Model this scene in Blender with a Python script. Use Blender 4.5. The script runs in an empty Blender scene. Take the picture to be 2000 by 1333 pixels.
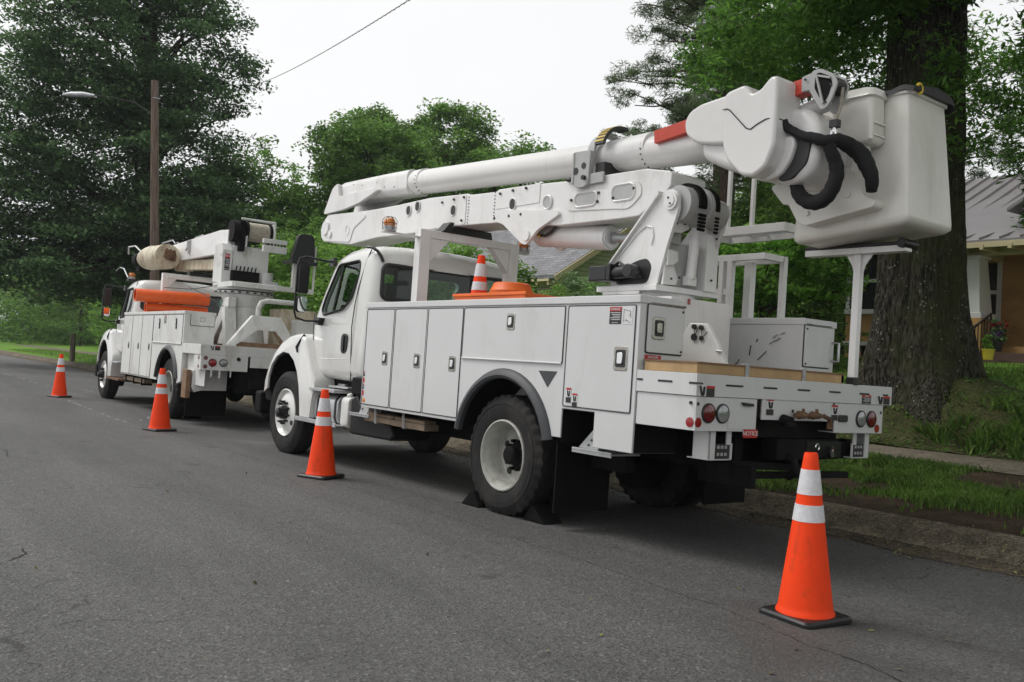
import bpy, bmesh, math, random
import numpy as np
from mathutils import Vector, Matrix, noise as mn
R = math.radians
random.seed(7)
rng = np.random.default_rng(11)
S = bpy.context.scene
COL = S.collection

# ------------------------------------------------------------------ camera
cam_d = bpy.data.cameras.new('camera'); cam = bpy.data.objects.new('camera', cam_d); COL.objects.link(cam)
S.camera = cam
cam_d.sensor_width = 36; cam_d.lens = 1790.94/2000*36; cam_d.clip_end = 2000; cam_d.clip_start = .05
_yaw, _pit, _rol = R(-37.6726), R(.4807), R(2.3564)
_f = Vector((math.cos(_yaw)*math.cos(_pit), math.sin(_yaw)*math.cos(_pit), math.sin(_pit)))
_r = Vector((math.sin(_yaw), -math.cos(_yaw), 0)); _u = _r.cross(_f)
_r2 = math.cos(_rol)*_r + math.sin(_rol)*_u; _u2 = -math.sin(_rol)*_r + math.cos(_rol)*_u
cam.matrix_world = Matrix(((_r2.x, _u2.x, -_f.x, -6.2517), (_r2.y, _u2.y, -_f.y, 4.7084), (_r2.z, _u2.z, -_f.z, 1.4569), (0, 0, 0, 1)))

# ------------------------------------------------------------------ sky and sun
SUN_EL, SUN_AZ = 56, 40     # azimuth of the direction towards the sun, degrees from +X
W = bpy.data.worlds.new('World'); S.world = W; W.use_nodes = True
nt = W.node_tree; nt.nodes.clear()
sky = nt.nodes.new('ShaderNodeTexSky'); sky.sky_type = 'NISHITA'; sky.sun_disc = False
sky.sun_elevation = R(SUN_EL); sky.sun_rotation = R(90-SUN_AZ); sky.air_density = 1.2; sky.dust_density = 6; sky.ozone_density = 1
hs = nt.nodes.new('ShaderNodeHueSaturation'); hs.inputs['Saturation'].default_value = .06
mxw = nt.nodes.new('ShaderNodeMix'); mxw.data_type = 'RGBA'; mxw.inputs[0].default_value = .72
tcw = nt.nodes.new('ShaderNodeTexCoord'); nzw = nt.nodes.new('ShaderNodeTexNoise'); nzw.inputs['Scale'].default_value = 1.6; nzw.inputs['Detail'].default_value = 4
crw = nt.nodes.new('ShaderNodeValToRGB'); crw.color_ramp.elements[0].position = .3; crw.color_ramp.elements[1].position = .75
crw.color_ramp.elements[0].color = (8.3, 8.45, 8.6, 1); crw.color_ramp.elements[1].color = (9.3, 9.35, 9.4, 1)
bg = nt.nodes.new('ShaderNodeBackground'); bg.inputs[1].default_value = .10
ow = nt.nodes.new('ShaderNodeOutputWorld')
nt.links.new(sky.outputs[0], hs.inputs['Color']); nt.links.new(hs.outputs[0], mxw.inputs[6])
nt.links.new(tcw.outputs['Generated'], nzw.inputs['Vector']); nt.links.new(nzw.outputs[0], crw.inputs[0]); nt.links.new(crw.outputs[0], mxw.inputs[7])
nt.links.new(mxw.outputs[2], bg.inputs[0]); nt.links.new(bg.outputs[0], ow.inputs[0])
sd = bpy.data.lights.new('sun', 'SUN'); sun = bpy.data.objects.new('sun', sd); COL.objects.link(sun)
sd.energy = 1.4; sd.angle = R(25); sd.color = (1, .97, .93)
_sdv = Vector((math.cos(R(SUN_AZ))*math.cos(R(SUN_EL)), math.sin(R(SUN_AZ))*math.cos(R(SUN_EL)), math.sin(R(SUN_EL))))
sun.rotation_euler = _sdv.to_track_quat('Z', 'Y').to_euler(); sun.location = (0, 0, 30)
S.view_settings.view_transform = 'Standard'; S.view_settings.look = 'None'; S.view_settings.exposure = 0.36; S.view_settings.gamma = 1
S.view_settings.use_curve_mapping = False
S.cycles.max_bounces = 6; S.cycles.transparent_max_bounces = 8; S.cycles.use_denoising = True
S.cycles.diffuse_bounces = 2; S.cycles.glossy_bounces = 3

# ------------------------------------------------------------------ materials
def _new(name):
    m = bpy.data.materials.new(name); m.use_nodes = True; t = m.node_tree
    return m, t, t.nodes['Principled BSDF']
def coords(t, scale=(1, 1, 1)):
    g = t.nodes.new('ShaderNodeNewGeometry'); mp = t.nodes.new('ShaderNodeMapping'); mp.inputs['Scale'].default_value = scale
    t.links.new(g.outputs['Position'], mp.inputs['Vector']); return mp.outputs[0]
def nz(t, v, scale, detail=4, rough=.6, dist=0):
    n = t.nodes.new('ShaderNodeTexNoise'); n.inputs['Scale'].default_value = scale; n.inputs['Detail'].default_value = detail
    n.inputs['Roughness'].default_value = rough; n.inputs['Distortion'].default_value = dist
    t.links.new(v, n.inputs['Vector']); return n.outputs[0]
def ramp(t, f, stops):
    c = t.nodes.new('ShaderNodeValToRGB'); e = c.color_ramp.elements
    while len(e) < len(stops): e.new(.5)
    for k, (p, col) in enumerate(stops):
        e[k].position = p; e[k].color = (*col, 1) if len(col) == 3 else col
    t.links.new(f, c.inputs[0]); return c.outputs[0]
def mix(t, f, a, b, mode='MIX'):
    m = t.nodes.new('ShaderNodeMix'); m.data_type = 'RGBA'; m.blend_type = mode
    for s, v in ((0, f), (6, a), (7, b)):
        if hasattr(v, 'links') or hasattr(v, 'is_linked'): t.links.new(v, m.inputs[s])
        else: m.inputs[s].default_value = v if s == 0 else (*v, 1)
    return m.outputs[2]
def bump(t, b, h, strength=.3, dist=.01):
    n = t.nodes.new('ShaderNodeBump'); n.inputs['Strength'].default_value = strength; n.inputs['Distance'].default_value = dist
    t.links.new(h, n.inputs['Height']); t.links.new(n.outputs[0], b.inputs['Normal'])
def G(v): return (v, v, v)
def plain(name, col, rough=.5, metal=0, var=.12, scale=6, coat=0, bmp=0, bscale=60, dirt=None, emit=None, spec=.5):
    m, t, b = _new(name); v = coords(t)
    c2 = tuple(x*(1-var) for x in col); c1 = tuple(min(1, x*(1+var*.4)) for x in col)
    o = ramp(t, nz(t, v, scale, 5, .65), [(.32, c2), (.68, c1)])
    if dirt: o = mix(t, ramp(t, nz(t, coords(t, (1, 1, .35)), dirt[2], 6, .7, .6), [(dirt[3], G(0)), (dirt[3]+.18, G(dirt[1]))]), o, dirt[0])
    t.links.new(o, b.inputs['Base Color'])
    b.inputs['Roughness'].default_value = rough; b.inputs['Metallic'].default_value = metal
    b.inputs['Coat Weight'].default_value = coat; b.inputs['Coat Roughness'].default_value = .1
    b.inputs['Specular IOR Level'].default_value = spec
    if emit: b.inputs['Emission Color'].default_value = (*emit[0], 1); b.inputs['Emission Strength'].default_value = emit[1]
    if bmp: bump(t, b, nz(t, v, bscale, 5), bmp, .004)
    return m
M = {}
grime = ((.34, .31, .27), .22, 2.2, .52)
M['white'] = plain('white_truck_paint', (.72, .715, .69), .25, var=.05, scale=1.5, coat=.7, dirt=grime)
M['body_white'] = plain('white_body_paint', (.62, .625, .62), .32, var=.04, scale=2, coat=.4, dirt=((.3, .28, .25), .25, 2.6, .54))
M['rim_white'] = plain('wheel_paint', (.46, .46, .42), .4, var=.2, scale=9, dirt=((.16, .13, .10), .6, 6, .5))
M['boom_white'] = plain('white_boom_paint', (.80, .79, .775), .38, var=.05, scale=3, coat=.45, dirt=((.35, .31, .27), .32, 3, .52))
M['old_white'] = plain('weathered_white_paint', (.68, .68, .66), .5, var=.08, scale=3, dirt=((.26, .21, .16), .55, 3.0, .52))
M['bucket'] = plain('off_white_fibreglass', (.78, .76, .70), .3, var=.05, scale=1.5, coat=.25, dirt=((.40, .35, .28), .25, 2.5, .52))
M['gel'] = plain('white_fibreglass', (.78, .76, .74), .25, var=.04, scale=2, coat=.5, dirt=((.42, .39, .34), .22, 3.5, .55))
M['grey_metal'] = plain('grey_painted_steel', (.46, .46, .45), .5, var=.1)
M['alu'] = plain('brushed_aluminium', (.62, .63, .64), .38, metal=.85, var=.15, scale=9)
M['tread'] = plain('aluminium_tread_plate', (.55, .56, .56), .45, metal=.7, var=.2, scale=12)
M['chrome'] = plain('chrome', (.78, .78, .78), .1, metal=1, var=.05)
M['dark_chrome'] = plain('worn_chrome', (.42, .4, .36), .25, metal=1, var=.3, scale=30)
M['black'] = plain('black_plastic', (.012, .012, .013), .45, var=.3)
M['gloss_black'] = plain('gloss_black_plastic', (.007, .007, .008), .3, var=.3, coat=.05)
M['chassis'] = plain('black_chassis_paint', (.005, .005, .005), .75, spec=.2, var=.5, scale=4, dirt=((.02, .018, .016), .5, 6, .5))
M['rubber'] = plain('tyre_rubber', (.017, .016, .016), .78, var=.3, scale=8, spec=.3, bmp=.3, bscale=90, dirt=((.06, .052, .046), .45, 9, .48))
M['fender'] = plain('fender_rubber', (.055, .057, .062), .55, var=.2)
M['flap'] = plain('mud_flap_rubber', (.006, .006, .006), .8, spec=.15, var=.4, scale=5)
M['cloth'] = plain('black_quilted_fabric', (.010, .010, .012), .85, var=.4, scale=20, bmp=.8, bscale=30)
M['vinyl'] = plain('black_vinyl', (.008, .008, .009), .42, spec=.3, var=.3, scale=12, bmp=.9, bscale=14)
M['orange'] = plain('orange_cone_plastic', (.90, .055, .004), .55, spec=.25, var=.08, scale=5, dirt=((.22, .05, .02), .55, 9, .56))
M['orange_box'] = plain('orange_plastic', (.80, .15, .02), .5, var=.12, scale=4)
M['pipe_orange'] = plain('orange_pipe_plastic', (.82, .12, .015), .35, var=.12, scale=5)
M['reflect'] = plain('reflective_white_band', (.66, .65, .67), .5, var=.15, scale=40, bmp=.3, bscale=120)
M['red_arm'] = plain('orange_red_fibreglass', (.60, .06, .03), .4, var=.12, scale=8)
M['red_lens'] = plain('red_lens', (.30, .008, .012), .15, var=.25, scale=60, coat=.6)
M['red_dark'] = plain('dark_red_lens', (.14, .006, .010), .2, var=.4, scale=80, coat=.6)
M['clear_lens'] = plain('clear_lens', (.36, .38, .38), .12, metal=.3, var=.5, scale=70, coat=.6)
M['amber'] = plain('amber_lens', (.75, .22, .02), .15, var=.25, scale=25, coat=.6)
M['yellow'] = plain('yellow_plastic', (.72, .50, .03), .4)
M['cream'] = plain('cream_auger_plastic', (.62, .56, .42), .5, var=.15, scale=4, dirt=((.26, .16, .08), .75, 6, .47))
M['rust'] = plain('rusty_steel', (.16, .085, .045), .75, var=.5, scale=14, bmp=.4)
M['rope'] = plain('winch_rope', (.42, .38, .31), .85, var=.3, scale=30)
M['wood_new'] = plain('new_pine_board', (.50, .33, .16), .7, var=.3, scale=3)
M['wood_block'] = plain('worn_wood_block', (.24, .145, .085), .8, var=.35, scale=8)
M['wood_old'] = plain('old_timber', (.21, .155, .105), .85, var=.45, scale=6, bmp=.4)
M['sticker'] = plain('sticker_white', (.7, .7, .7), .5, var=.03)
M['sticker_red'] = plain('sticker_red', (.45, .02, .02), .45, var=.05)
M['sticker_black'] = plain('sticker_black', (.02, .02, .02), .45, var=.05)
M['tank'] = plain('battery_box_plastic', (.010, .010, .011), .55, spec=.3, var=.3)
M['seat'] = plain('grey_seat_cloth', (.045, .045, .048), .9, var=.2)
M['concrete'] = plain('concrete', (.20, .17, .13), .9, var=.45, scale=3.5, bmp=.5, bscale=70, dirt=((.12, .10, .075), .7, 1.7, .48))
M['zinc'] = plain('galvanised_steel', (.45, .46, .47), .5, metal=.5, var=.2, scale=10)
M['trim_white'] = plain('white_house_paint', (.72, .72, .70), .55, var=.04)
M['trim_yellow'] = plain('cream_trim_paint', (.58, .50, .30), .6, var=.06)
M['iron'] = plain('dark_iron', (.025, .02, .018), .5)
M['terracotta'] = plain('terracotta', (.36, .17, .10), .8)
M['yellow_pot'] = plain('yellow_glazed_pot', (.66, .52, .05), .4)
M['black_pot'] = plain('black_pot', (.02, .02, .022), .5)
M['petal_red'] = plain('red_petals', (.45, .03, .05), .7, var=.4, scale=30)
M['petal_purple'] = plain('purple_petals', (.12, .03, .20), .7, var=.4, scale=30)

def glass_mat(name, tint, refl=.12):
    m = bpy.data.materials.new(name); m.use_nodes = True; t = m.node_tree; t.nodes.clear()
    o = t.nodes.new('ShaderNodeOutputMaterial'); a = t.nodes.new('ShaderNodeBsdfTransparent'); a.inputs[0].default_value = (*tint, 1)
    g = t.nodes.new('ShaderNodeBsdfGlossy'); g.inputs['Roughness'].default_value = .02; g.inputs[0].default_value = (.9, .95, .92, 1)
    lw = t.nodes.new('ShaderNodeLayerWeight'); lw.inputs[0].default_value = .5
    pw = t.nodes.new('ShaderNodeMath'); pw.operation = 'POWER'; pw.inputs[1].default_value = 4; t.links.new(lw.outputs['Facing'], pw.inputs[0])
    ad = t.nodes.new('ShaderNodeMath'); ad.operation = 'ADD'; ad.inputs[1].default_value = refl; t.links.new(pw.outputs[0], ad.inputs[0])
    mx = t.nodes.new('ShaderNodeMixShader'); t.links.new(ad.outputs[0], mx.inputs[0]); t.links.new(a.outputs[0], mx.inputs[1]); t.links.new(g.outputs[0], mx.inputs[2])
    t.links.new(mx.outputs[0], o.inputs[0]); return m
M['glass'] = glass_mat('tinted_cab_glass', (.60, .74, .66), .05)
M['win_glass'] = plain('house_window_glass', (.03, .035, .035), .06, var=.3, coat=.5)
M['mirror'] = plain('mirror_glass', (.8, .82, .82), .03, metal=1, var=.02)

def asphalt():
    m, t, b = _new('asphalt'); v = coords(t)
    big = ramp(t, nz(t, v, .35, 5, .6), [(.3, (.066, .065, .064)), (.7, (.091, .089, .087))])
    mid = mix(t, ramp(t, nz(t, coords(t, (.10, 1.0, 1)), 1.1, 5), [(.40, G(0)), (.70, G(.85))]), big, (.122, .119, .115))
    vo = t.nodes.new('ShaderNodeTexVoronoi'); vo.inputs['Scale'].default_value = 80; t.links.new(v, vo.inputs['Vector'])
    sp = ramp(t, vo.outputs['Color'], [(.0, G(.38)), (.5, G(.90)), (.85, G(1.22)), (1, G(2.4))])
    o = mix(t, 1.0, mid, sp, 'MULTIPLY')
    pt = ramp(t, nz(t, coords(t, (.5, .8, 1)), .45, 4, .5, .6), [(.60, G(0)), (.66, G(.55))]); o = mix(t, pt, o, (.050, .047, .045))
    dr = ramp(t, nz(t, v, 2.4, 3, .5), [(.68, G(0)), (.74, G(.6))]); o = mix(t, dr, o, (.030, .028, .027))
    # wandering hairline cracks
    n1 = nz(t, v, .33, 5, .62, .35)
    s1 = t.nodes.new('ShaderNodeMath'); s1.operation = 'SUBTRACT'; s1.inputs[1].default_value = .5; t.links.new(n1, s1.inputs[0])
    ab = t.nodes.new('ShaderNodeMath'); ab.operation = 'ABSOLUTE'; t.links.new(s1.outputs[0], ab.inputs[0])
    msk = ramp(t, nz(t, v, .8, 3, .8), [(.53, G(0)), (.6, G(.75))])
    ck = ramp(t, ab.outputs[0], [(0, G(1)), (.0009, G(1)), (.0017, G(0))])
    mm = t.nodes.new('ShaderNodeMath'); mm.operation = 'MULTIPLY'; t.links.new(msk, mm.inputs[0]); t.links.new(ck, mm.inputs[1])
    o = mix(t, mm.outputs[0], o, (.012, .011, .011))
    t.links.new(o, b.inputs['Base Color']); b.inputs['Roughness'].default_value = .72; b.inputs['Specular IOR Level'].default_value = .4
    bump(t, b, vo.outputs['Distance'], .6, .006)
    return m
M['asphalt'] = asphalt()
def dirt_mat(name, a, bcol, sc=5, speck=True):
    m, t, b = _new(name); v = coords(t)
    o = ramp(t, nz(t, v, sc, 6, .7), [(.3, a), (.7, bcol)])
    vo = t.nodes.new('ShaderNodeTexVoronoi'); vo.inputs['Scale'].default_value = 60; t.links.new(v, vo.inputs['Vector'])
    if speck: o = mix(t, 1.0, o, ramp(t, vo.outputs['Color'], [(0, G(.4)), (.5, G(.95)), (1, G(1.7))]), 'MULTIPLY')
    t.links.new(o, b.inputs['Base Color']); b.inputs['Roughness'].default_value = .95; b.inputs['Specular IOR Level'].default_value = .15
    bump(t, b, nz(t, v, 35, 6, .7), .8, .02); return m
M['gutter'] = dirt_mat('gutter_dirt', (.045, .038, .030), (.15, .12, .088), 2.2)
M['concrete'] = dirt_mat('kerb_concrete', (.055, .046, .034), (.21, .175, .13), 2.6)
M['ground'] = dirt_mat('verge_soil', (.022, .016, .010), (.075, .050, .032), 4)
M['sidewalk'] = dirt_mat('sidewalk_concrete', (.11, .095, .07), (.21, .18, .14), 1.6)
def lawn_mat():
    m, t, b = _new('lawn'); v = coords(t)
    o = ramp(t, nz(t, v, 1.1, 6, .75), [(.3, (.09, .18, .025)), (.5, (.13, .25, .035)), (.75, (.18, .30, .055))])
    o = mix(t, 1.0, o, ramp(t, nz(t, v, 40, 3, .7), [(.3, G(.55)), (.7, G(1.3))]), 'MULTIPLY')
    t.links.new(o, b.inputs['Base Color']); b.inputs['Roughness'].default_value = .95; b.inputs['Specular IOR Level'].default_value = .1
    bump(t, b, nz(t, v, 45, 4), 1, .03); return m
M['lawn'] = lawn_mat()
def leaf_mat(name, a, bcol, c, trans=.3, sc=.9):
    m = bpy.data.materials.new(name); m.use_nodes = True; t = m.node_tree; t.nodes.clear()
    g = t.nodes.new('ShaderNodeNewGeometry'); o = t.nodes.new('ShaderNodeOutputMaterial')
    c1 = ramp(t, g.outputs['Random Per Island'], [(0, a), (.55, bcol), (1, c)])
    n = nz(t, g.outputs['Position'], sc, 3)
    c2 = mix(t, 1.0, c1, ramp(t, n, [(.35, G(.62)), (.65, G(1.25))]), 'MULTIPLY')
    d = t.nodes.new('ShaderNodeBsdfPrincipled'); d.inputs['Roughness'].default_value = .55; d.inputs['Specular IOR Level'].default_value = .25
    tr = t.nodes.new('ShaderNodeBsdfTranslucent'); mx = t.nodes.new('ShaderNodeMixShader'); mx.inputs[0].default_value = trans
    t.links.new(c2, d.inputs['Base Color']); t.links.new(c2, tr.inputs[0])
    t.links.new(d.outputs[0], mx.inputs[1]); t.links.new(tr.outputs[0], mx.inputs[2]); t.links.new(mx.outputs[0], o.inputs[0]); return m
M['oak_leaf'] = leaf_mat('dark_oak_leaves', (.050, .10, .038), (.10, .19, .070), (.19, .30, .13), .45)
M['willow_leaf'] = leaf_mat('willow_oak_leaves', (.048, .115, .020), (.095, .21, .035), (.17, .33, .06), .55)
M['maple_leaf'] = leaf_mat('maple_leaves', (.085, .18, .035), (.145, .27, .055), (.22, .37, .09), .5)
M['wood_leaf'] = leaf_mat('woodland_leaves', (.075, .16, .03), (.13, .25, .045), (.20, .36, .07), .5)
M['bright_leaf'] = leaf_mat('bright_shrub_leaves', (.15, .32, .045), (.24, .47, .075), (.33, .58, .13), .55)
M['vine_leaf'] = leaf_mat('vine_leaves', (.10, .20, .03), (.16, .31, .05), (.24, .42, .09), .5)
M['shrub_leaf'] = leaf_mat('garden_shrub_leaves', (.08, .16, .05), (.17, .29, .11), (.30, .42, .21), .45)
M['pine_leaf'] = leaf_mat('pine_needles', (.08, .12, .06), (.13, .18, .09), (.20, .25, .14), .4)
M['cedar_leaf'] = leaf_mat('cedar_foliage', (.06, .12, .02), (.11, .20, .035), (.17, .28, .055), .45)
M['grass'] = leaf_mat('grass_blades', (.07, .14, .022), (.12, .24, .035), (.24, .33, .09), .45, 2)
M['litter'] = leaf_mat('fallen_leaves', (.10, .065, .03), (.16, .14, .05), (.22, .24, .09), .1)
def bark_mat(name, dark, light, moss=None, vs=(13, 13, 1.7), st=1.0):
    m, t, b = _new(name); v = coords(t, vs)
    n = nz(t, v, 1.8, 5, .55, .5)
    o = ramp(t, n, [(.38, dark), (.62, light)])
    if moss:
        k = ramp(t, nz(t, coords(t), 1.1, 5, .7), [(.45, G(0)), (.62, G(.75))]); o = mix(t, k, o, moss)
        vo = t.nodes.new('ShaderNodeTexVoronoi'); vo.inputs['Scale'].default_value = 13; t.links.new(coords(t), vo.inputs['Vector'])
        lich = ramp(t, vo.outputs['Distance'], [(0, G(1)), (.16, G(1)), (.22, G(0))])
        ms = ramp(t, nz(t, coords(t), 2.6, 4, .7), [(.46, G(0)), (.56, G(.8))])
        q = t.nodes.new('ShaderNodeMath'); q.operation = 'MULTIPLY'; t.links.new(lich, q.inputs[0]); t.links.new(ms, q.inputs[1])
        o = mix(t, q.outputs[0], o, (.26, .28, .22))
    t.links.new(o, b.inputs['Base Color']); b.inputs['Roughness'].default_value = .95; b.inputs['Specular IOR Level'].default_value = .1
    bump(t, b, n, st, .06); return m
M['bark'] = bark_mat('mossy_oak_bark', (.006, .006, .005), (.078, .072, .056), (.052, .058, .022), (19, 19, 3.2))
M['bark2'] = bark_mat('brown_bark', (.025, .02, .015), (.09, .07, .052))
M['pine_bark'] = bark_mat('pine_bark', (.03, .024, .02), (.12, .085, .065))
M['pole_wood'] = bark_mat('weathered_pole_wood', (.095, .068, .054), (.19, .14, .115), None, (14, 14, .8), .4)
M['post_wood'] = bark_mat('weathered_post_wood', (.10, .08, .06), (.24, .20, .16), None, (14, 14, .8), .4)
M['moss'] = dirt_mat('mossy_bank', (.025, .028, .010), (.075, .080, .030), 3)

def siding_mat():
    m, t, b = _new('green_lap_siding'); v = coords(t)
    w = t.nodes.new('ShaderNodeTexWave'); w.bands_direction = 'Z'; w.wave_profile = 'SAW'; w.inputs['Scale'].default_value = 2.3
    t.links.new(v, w.inputs['Vector'])
    o = ramp(t, w.outputs['Fac'], [(0, (.46, .48, .32)), (.8, (.50, .52, .35)), (.9, (.20, .21, .13)), (1, (.20, .21, .13))])
    o = mix(t, 1.0, o, ramp(t, nz(t, v, 1.5, 4), [(.3, G(.85)), (.7, G(1.08))]), 'MULTIPLY')
    t.links.new(o, b.inputs['Base Color']); b.inputs['Roughness'].default_value = .6; bump(t, b, w.outputs['Fac'], .5, .02); return m
M['siding'] = siding_mat()
def brick_mat(name, c1, c2, mortar, w, h, rot=None, scale=1):
    m, t, b = _new(name); g = t.nodes.new('ShaderNodeNewGeometry'); sx = t.nodes.new('ShaderNodeSeparateXYZ'); cx = t.nodes.new('ShaderNodeCombineXYZ')
    t.links.new(g.outputs['Position'], sx.inputs[0])
    ad = t.nodes.new('ShaderNodeMath'); ad.operation = 'ADD'; t.links.new(sx.outputs[0], ad.inputs[0]); t.links.new(sx.outputs[1], ad.inputs[1])
    t.links.new(ad.outputs[0], cx.inputs[0]); t.links.new(sx.outputs[2], cx.inputs[1])
    k = t.nodes.new('ShaderNodeTexBrick'); k.inputs['Scale'].default_value = scale; k.inputs['Brick Width'].default_value = w; k.inputs['Row Height'].default_value = h
    k.inputs['Mortar Size'].default_value = min(w, h)*.07; k.inputs['Color1'].default_value = (*c1, 1); k.inputs['Color2'].default_value = (*c2, 1); k.inputs['Mortar'].default_value = (*mortar, 1)
    t.links.new(cx.outputs[0], k.inputs['Vector'])
    o = mix(t, 1.0, k.outputs['Color'], ramp(t, nz(t, g.outputs['Position'], 2, 5), [(.3, G(.8)), (.7, G(1.12))]), 'MULTIPLY')
    t.links.new(o, b.inputs['Base Color']); b.inputs['Roughness'].default_value = .85; bump(t, b, k.outputs['Fac'], -.4, .008); return m
M['brick'] = brick_mat('tan_brick', (.58, .34, .12), (.50, .28, .10), (.44, .29, .15), .22, .075)
M['brick_dark'] = brick_mat('brown_brick_step', (.12, .075, .055), (.15, .095, .07), (.09, .07, .06), .22, .075)
M['shingle'] = brick_mat('grey_shingles', (.16, .16, .17), (.24, .24, .25), (.08, .08, .085), .3, .10)
M['metal_roof'] = plain('standing_seam_metal', (.25, .235, .235), .5, metal=.15, var=.1, scale=1.2)
M['paint_line'] = plain('worn_chalk_paint', (.25, .25, .245), .8, var=.5, scale=25)
M['crack'] = plain('crack_filler', (.018, .017, .016), .9, var=.4, scale=20)
M['porch'] = plain('dark_porch_wall', (.30, .18, .09), .8)

# ------------------------------------------------------------------ mesh builder
ORG = Vector((0, 0, 0))
SPLIT = {'boom_stiffener', 'turret_bracket', 'tube_collar', 'boom_opening', 'opening_rim', 'mount_bolt', 'control_knob', 'tow_bar', 'tank_strap', 'plank_strap', 'hand_hole', 'side_reflector', 'frame_bolt', 'gear_strap', 'torn_strap', 'elbow_pin', 'pivot_pin', 'stake_slot', 'air_tank', 'door_bolt', 'leaf_spring', 'boom_rail', 'chain_drum', 'control_cable', 'slack_cable', 'dormer_bracket', 'turntable_ring', 'control_manifold', 'rafter_tail', 'saddle_hole', 'eave_bracket', 'grip_hole', 'rivet_hole', 'rake_board', 'corner_trim', 'hose_row', 'bracket_bolt', 'text_line', 'led_row', 'scratch', 'unit_number', 'elbow_arm', 'head_bolt', 'ring_bolt', 'rope_winch', 'boom_saddle', 'brake_drum', 'recess_panel'}
class MB:
    def __init__(s): s.v = []; s.f = []; s.sm = []
    def add(s, vs, fs, smooth=True):
        n = len(s.v); s.v += [tuple(p) for p in vs]; s.f += [tuple(i+n for i in f) for f in fs]; s.sm += [smooth]*len(fs); return s
    def box(s, x0, x1, y0, y1, z0, z1):
        x0, x1 = sorted((x0, x1)); y0, y1 = sorted((y0, y1)); z0, z1 = sorted((z0, z1))
        return s.add([(x0, y0, z0), (x1, y0, z0), (x1, y1, z0), (x0, y1, z0), (x0, y0, z1), (x1, y0, z1), (x1, y1, z1), (x0, y1, z1)],
                     [(0, 3, 2, 1), (4, 5, 6, 7), (0, 1, 5, 4), (1, 2, 6, 5), (2, 3, 7, 6), (3, 0, 4, 7)])
    def bar(s, p, q, w, h=None, up=(0, 0, 1)):
        p, q = Vector(p), Vector(q); h = h or w; d = (q-p).normalized(); a = d.cross(Vector(up))
        if a.length < 1e-4: a = d.cross(Vector((1, 0, 0)))
        a.normalize(); b = a.cross(d); vs = []
        for c in (p, q):
            for i, j in ((-1, -1), (1, -1), (1, 1), (-1, 1)): vs.append(c+a*i*w/2+b*j*h/2)
        return s.add(vs, [(0, 1, 2, 3), (7, 6, 5, 4), (0, 4, 5, 1), (1, 5, 6, 2), (2, 6, 7, 3), (3, 7, 4, 0)])
    def prism(s, poly, ax, a, b):
        # poly in the other two axes, in order; extruded along ax from a to b
        def P(u, w, k): return {'x': (k, u, w), 'y': (u, k, w), 'z': (u, w, k)}[ax]
        n = len(poly); vs = [P(u, w, a) for u, w in poly]+[P(u, w, b) for u, w in poly]
        ar = sum(poly[i][0]*poly[(i+1) % n][1]-poly[(i+1) % n][0]*poly[i][1] for i in range(n))
        fl = (ar > 0) ^ (ax == 'y') ^ (b < a)
        A, B = tuple(range(n)), tuple(range(n, 2*n))
        sd = [(i, (i+1) % n, n+(i+1) % n, n+i) for i in range(n)]
        if fl: fs = [A[::-1], B]+sd
        else: fs = [A, B[::-1]]+[f[::-1] for f in sd]
        return s.add(vs, fs)
    def loft(s, secs, caps=True, closed=True):
        n = len(secs[0]); vs = [p for c in secs for p in c]; fs = []
        for k in range(len(secs)-1):
            for i in range(n if closed else n-1):
                j = (i+1) % n; fs.append((k*n+i, k*n+j, (k+1)*n+j, (k+1)*n+i))
        if caps: fs += [tuple(range(n))[::-1], tuple(range((len(secs)-1)*n, len(secs)*n))]
        return s.add(vs, fs)
    def tube(s, pts, rad, n=10, closed=False, caps=True, flat=1):
        pts = [Vector(p) for p in pts]; m = len(pts)
        if not hasattr(rad, '__len__'): rad = [rad]*m
        secs = []; prev = None
        for k, p in enumerate(pts):
            if closed: d = pts[(k+1) % m]-pts[k-1]
            else: d = pts[min(k+1, m-1)]-pts[max(k-1, 0)]
            d.normalize()
            if prev is None:
                a = d.cross(Vector((0, 0, 1)))
                if a.length < .05: a = d.cross(Vector((1, 0, 0)))
            else: a = prev-d*prev.dot(d)
            a.normalize(); prev = a; b = a.cross(d)
            secs.append([p+(a*math.cos(2*math.pi*i/n)*flat+b*math.sin(2*math.pi*i/n))*rad[k] for i in range(n)])
        if closed: secs.append(secs[0])
        return s.loft(secs, caps and not closed)
    def cyl(s, p, q, r, r2=None, n=20): return s.tube([p, q], [r, r if r2 is None else r2], n)
    def lathe(s, c, prof, ax='y', n=32, sgn=1, mod=None, caps=True):
        # prof: (along, radius) pairs
        secs = []
        for k, (a, r) in enumerate(prof):
            ring = []
            for i in range(n):
                t = 2*math.pi*i/n; rr = r+(mod(k, i) if mod else 0)
                u, w = rr*math.cos(t), rr*math.sin(t); a2 = a*sgn
                ring.append({'y': (c[0]+u, c[1]+a2, c[2]+w), 'x': (c[0]+a2, c[1]+u, c[2]+w), 'z': (c[0]+u, c[1]+w, c[2]+a2)}[ax])
            secs.append(ring)
        if caps == 'end':
            s.loft(secs, False); s.f.append(tuple(range(len(s.v)-n, len(s.v)))); s.sm.append(True); return s
        return s.loft(secs, caps)
    def ell(s, c, rx, ry, rz, n=16, m=10):
        secs = []
        for k in range(1, m):
            a = math.pi*k/m-math.pi/2
            secs.append([(c[0]+rx*math.cos(a)*math.cos(2*math.pi*i/n), c[1]+ry*math.cos(a)*math.sin(2*math.pi*i/n), c[2]+rz*math.sin(a)) for i in range(n)])
        return s.loft(secs, True)
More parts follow.
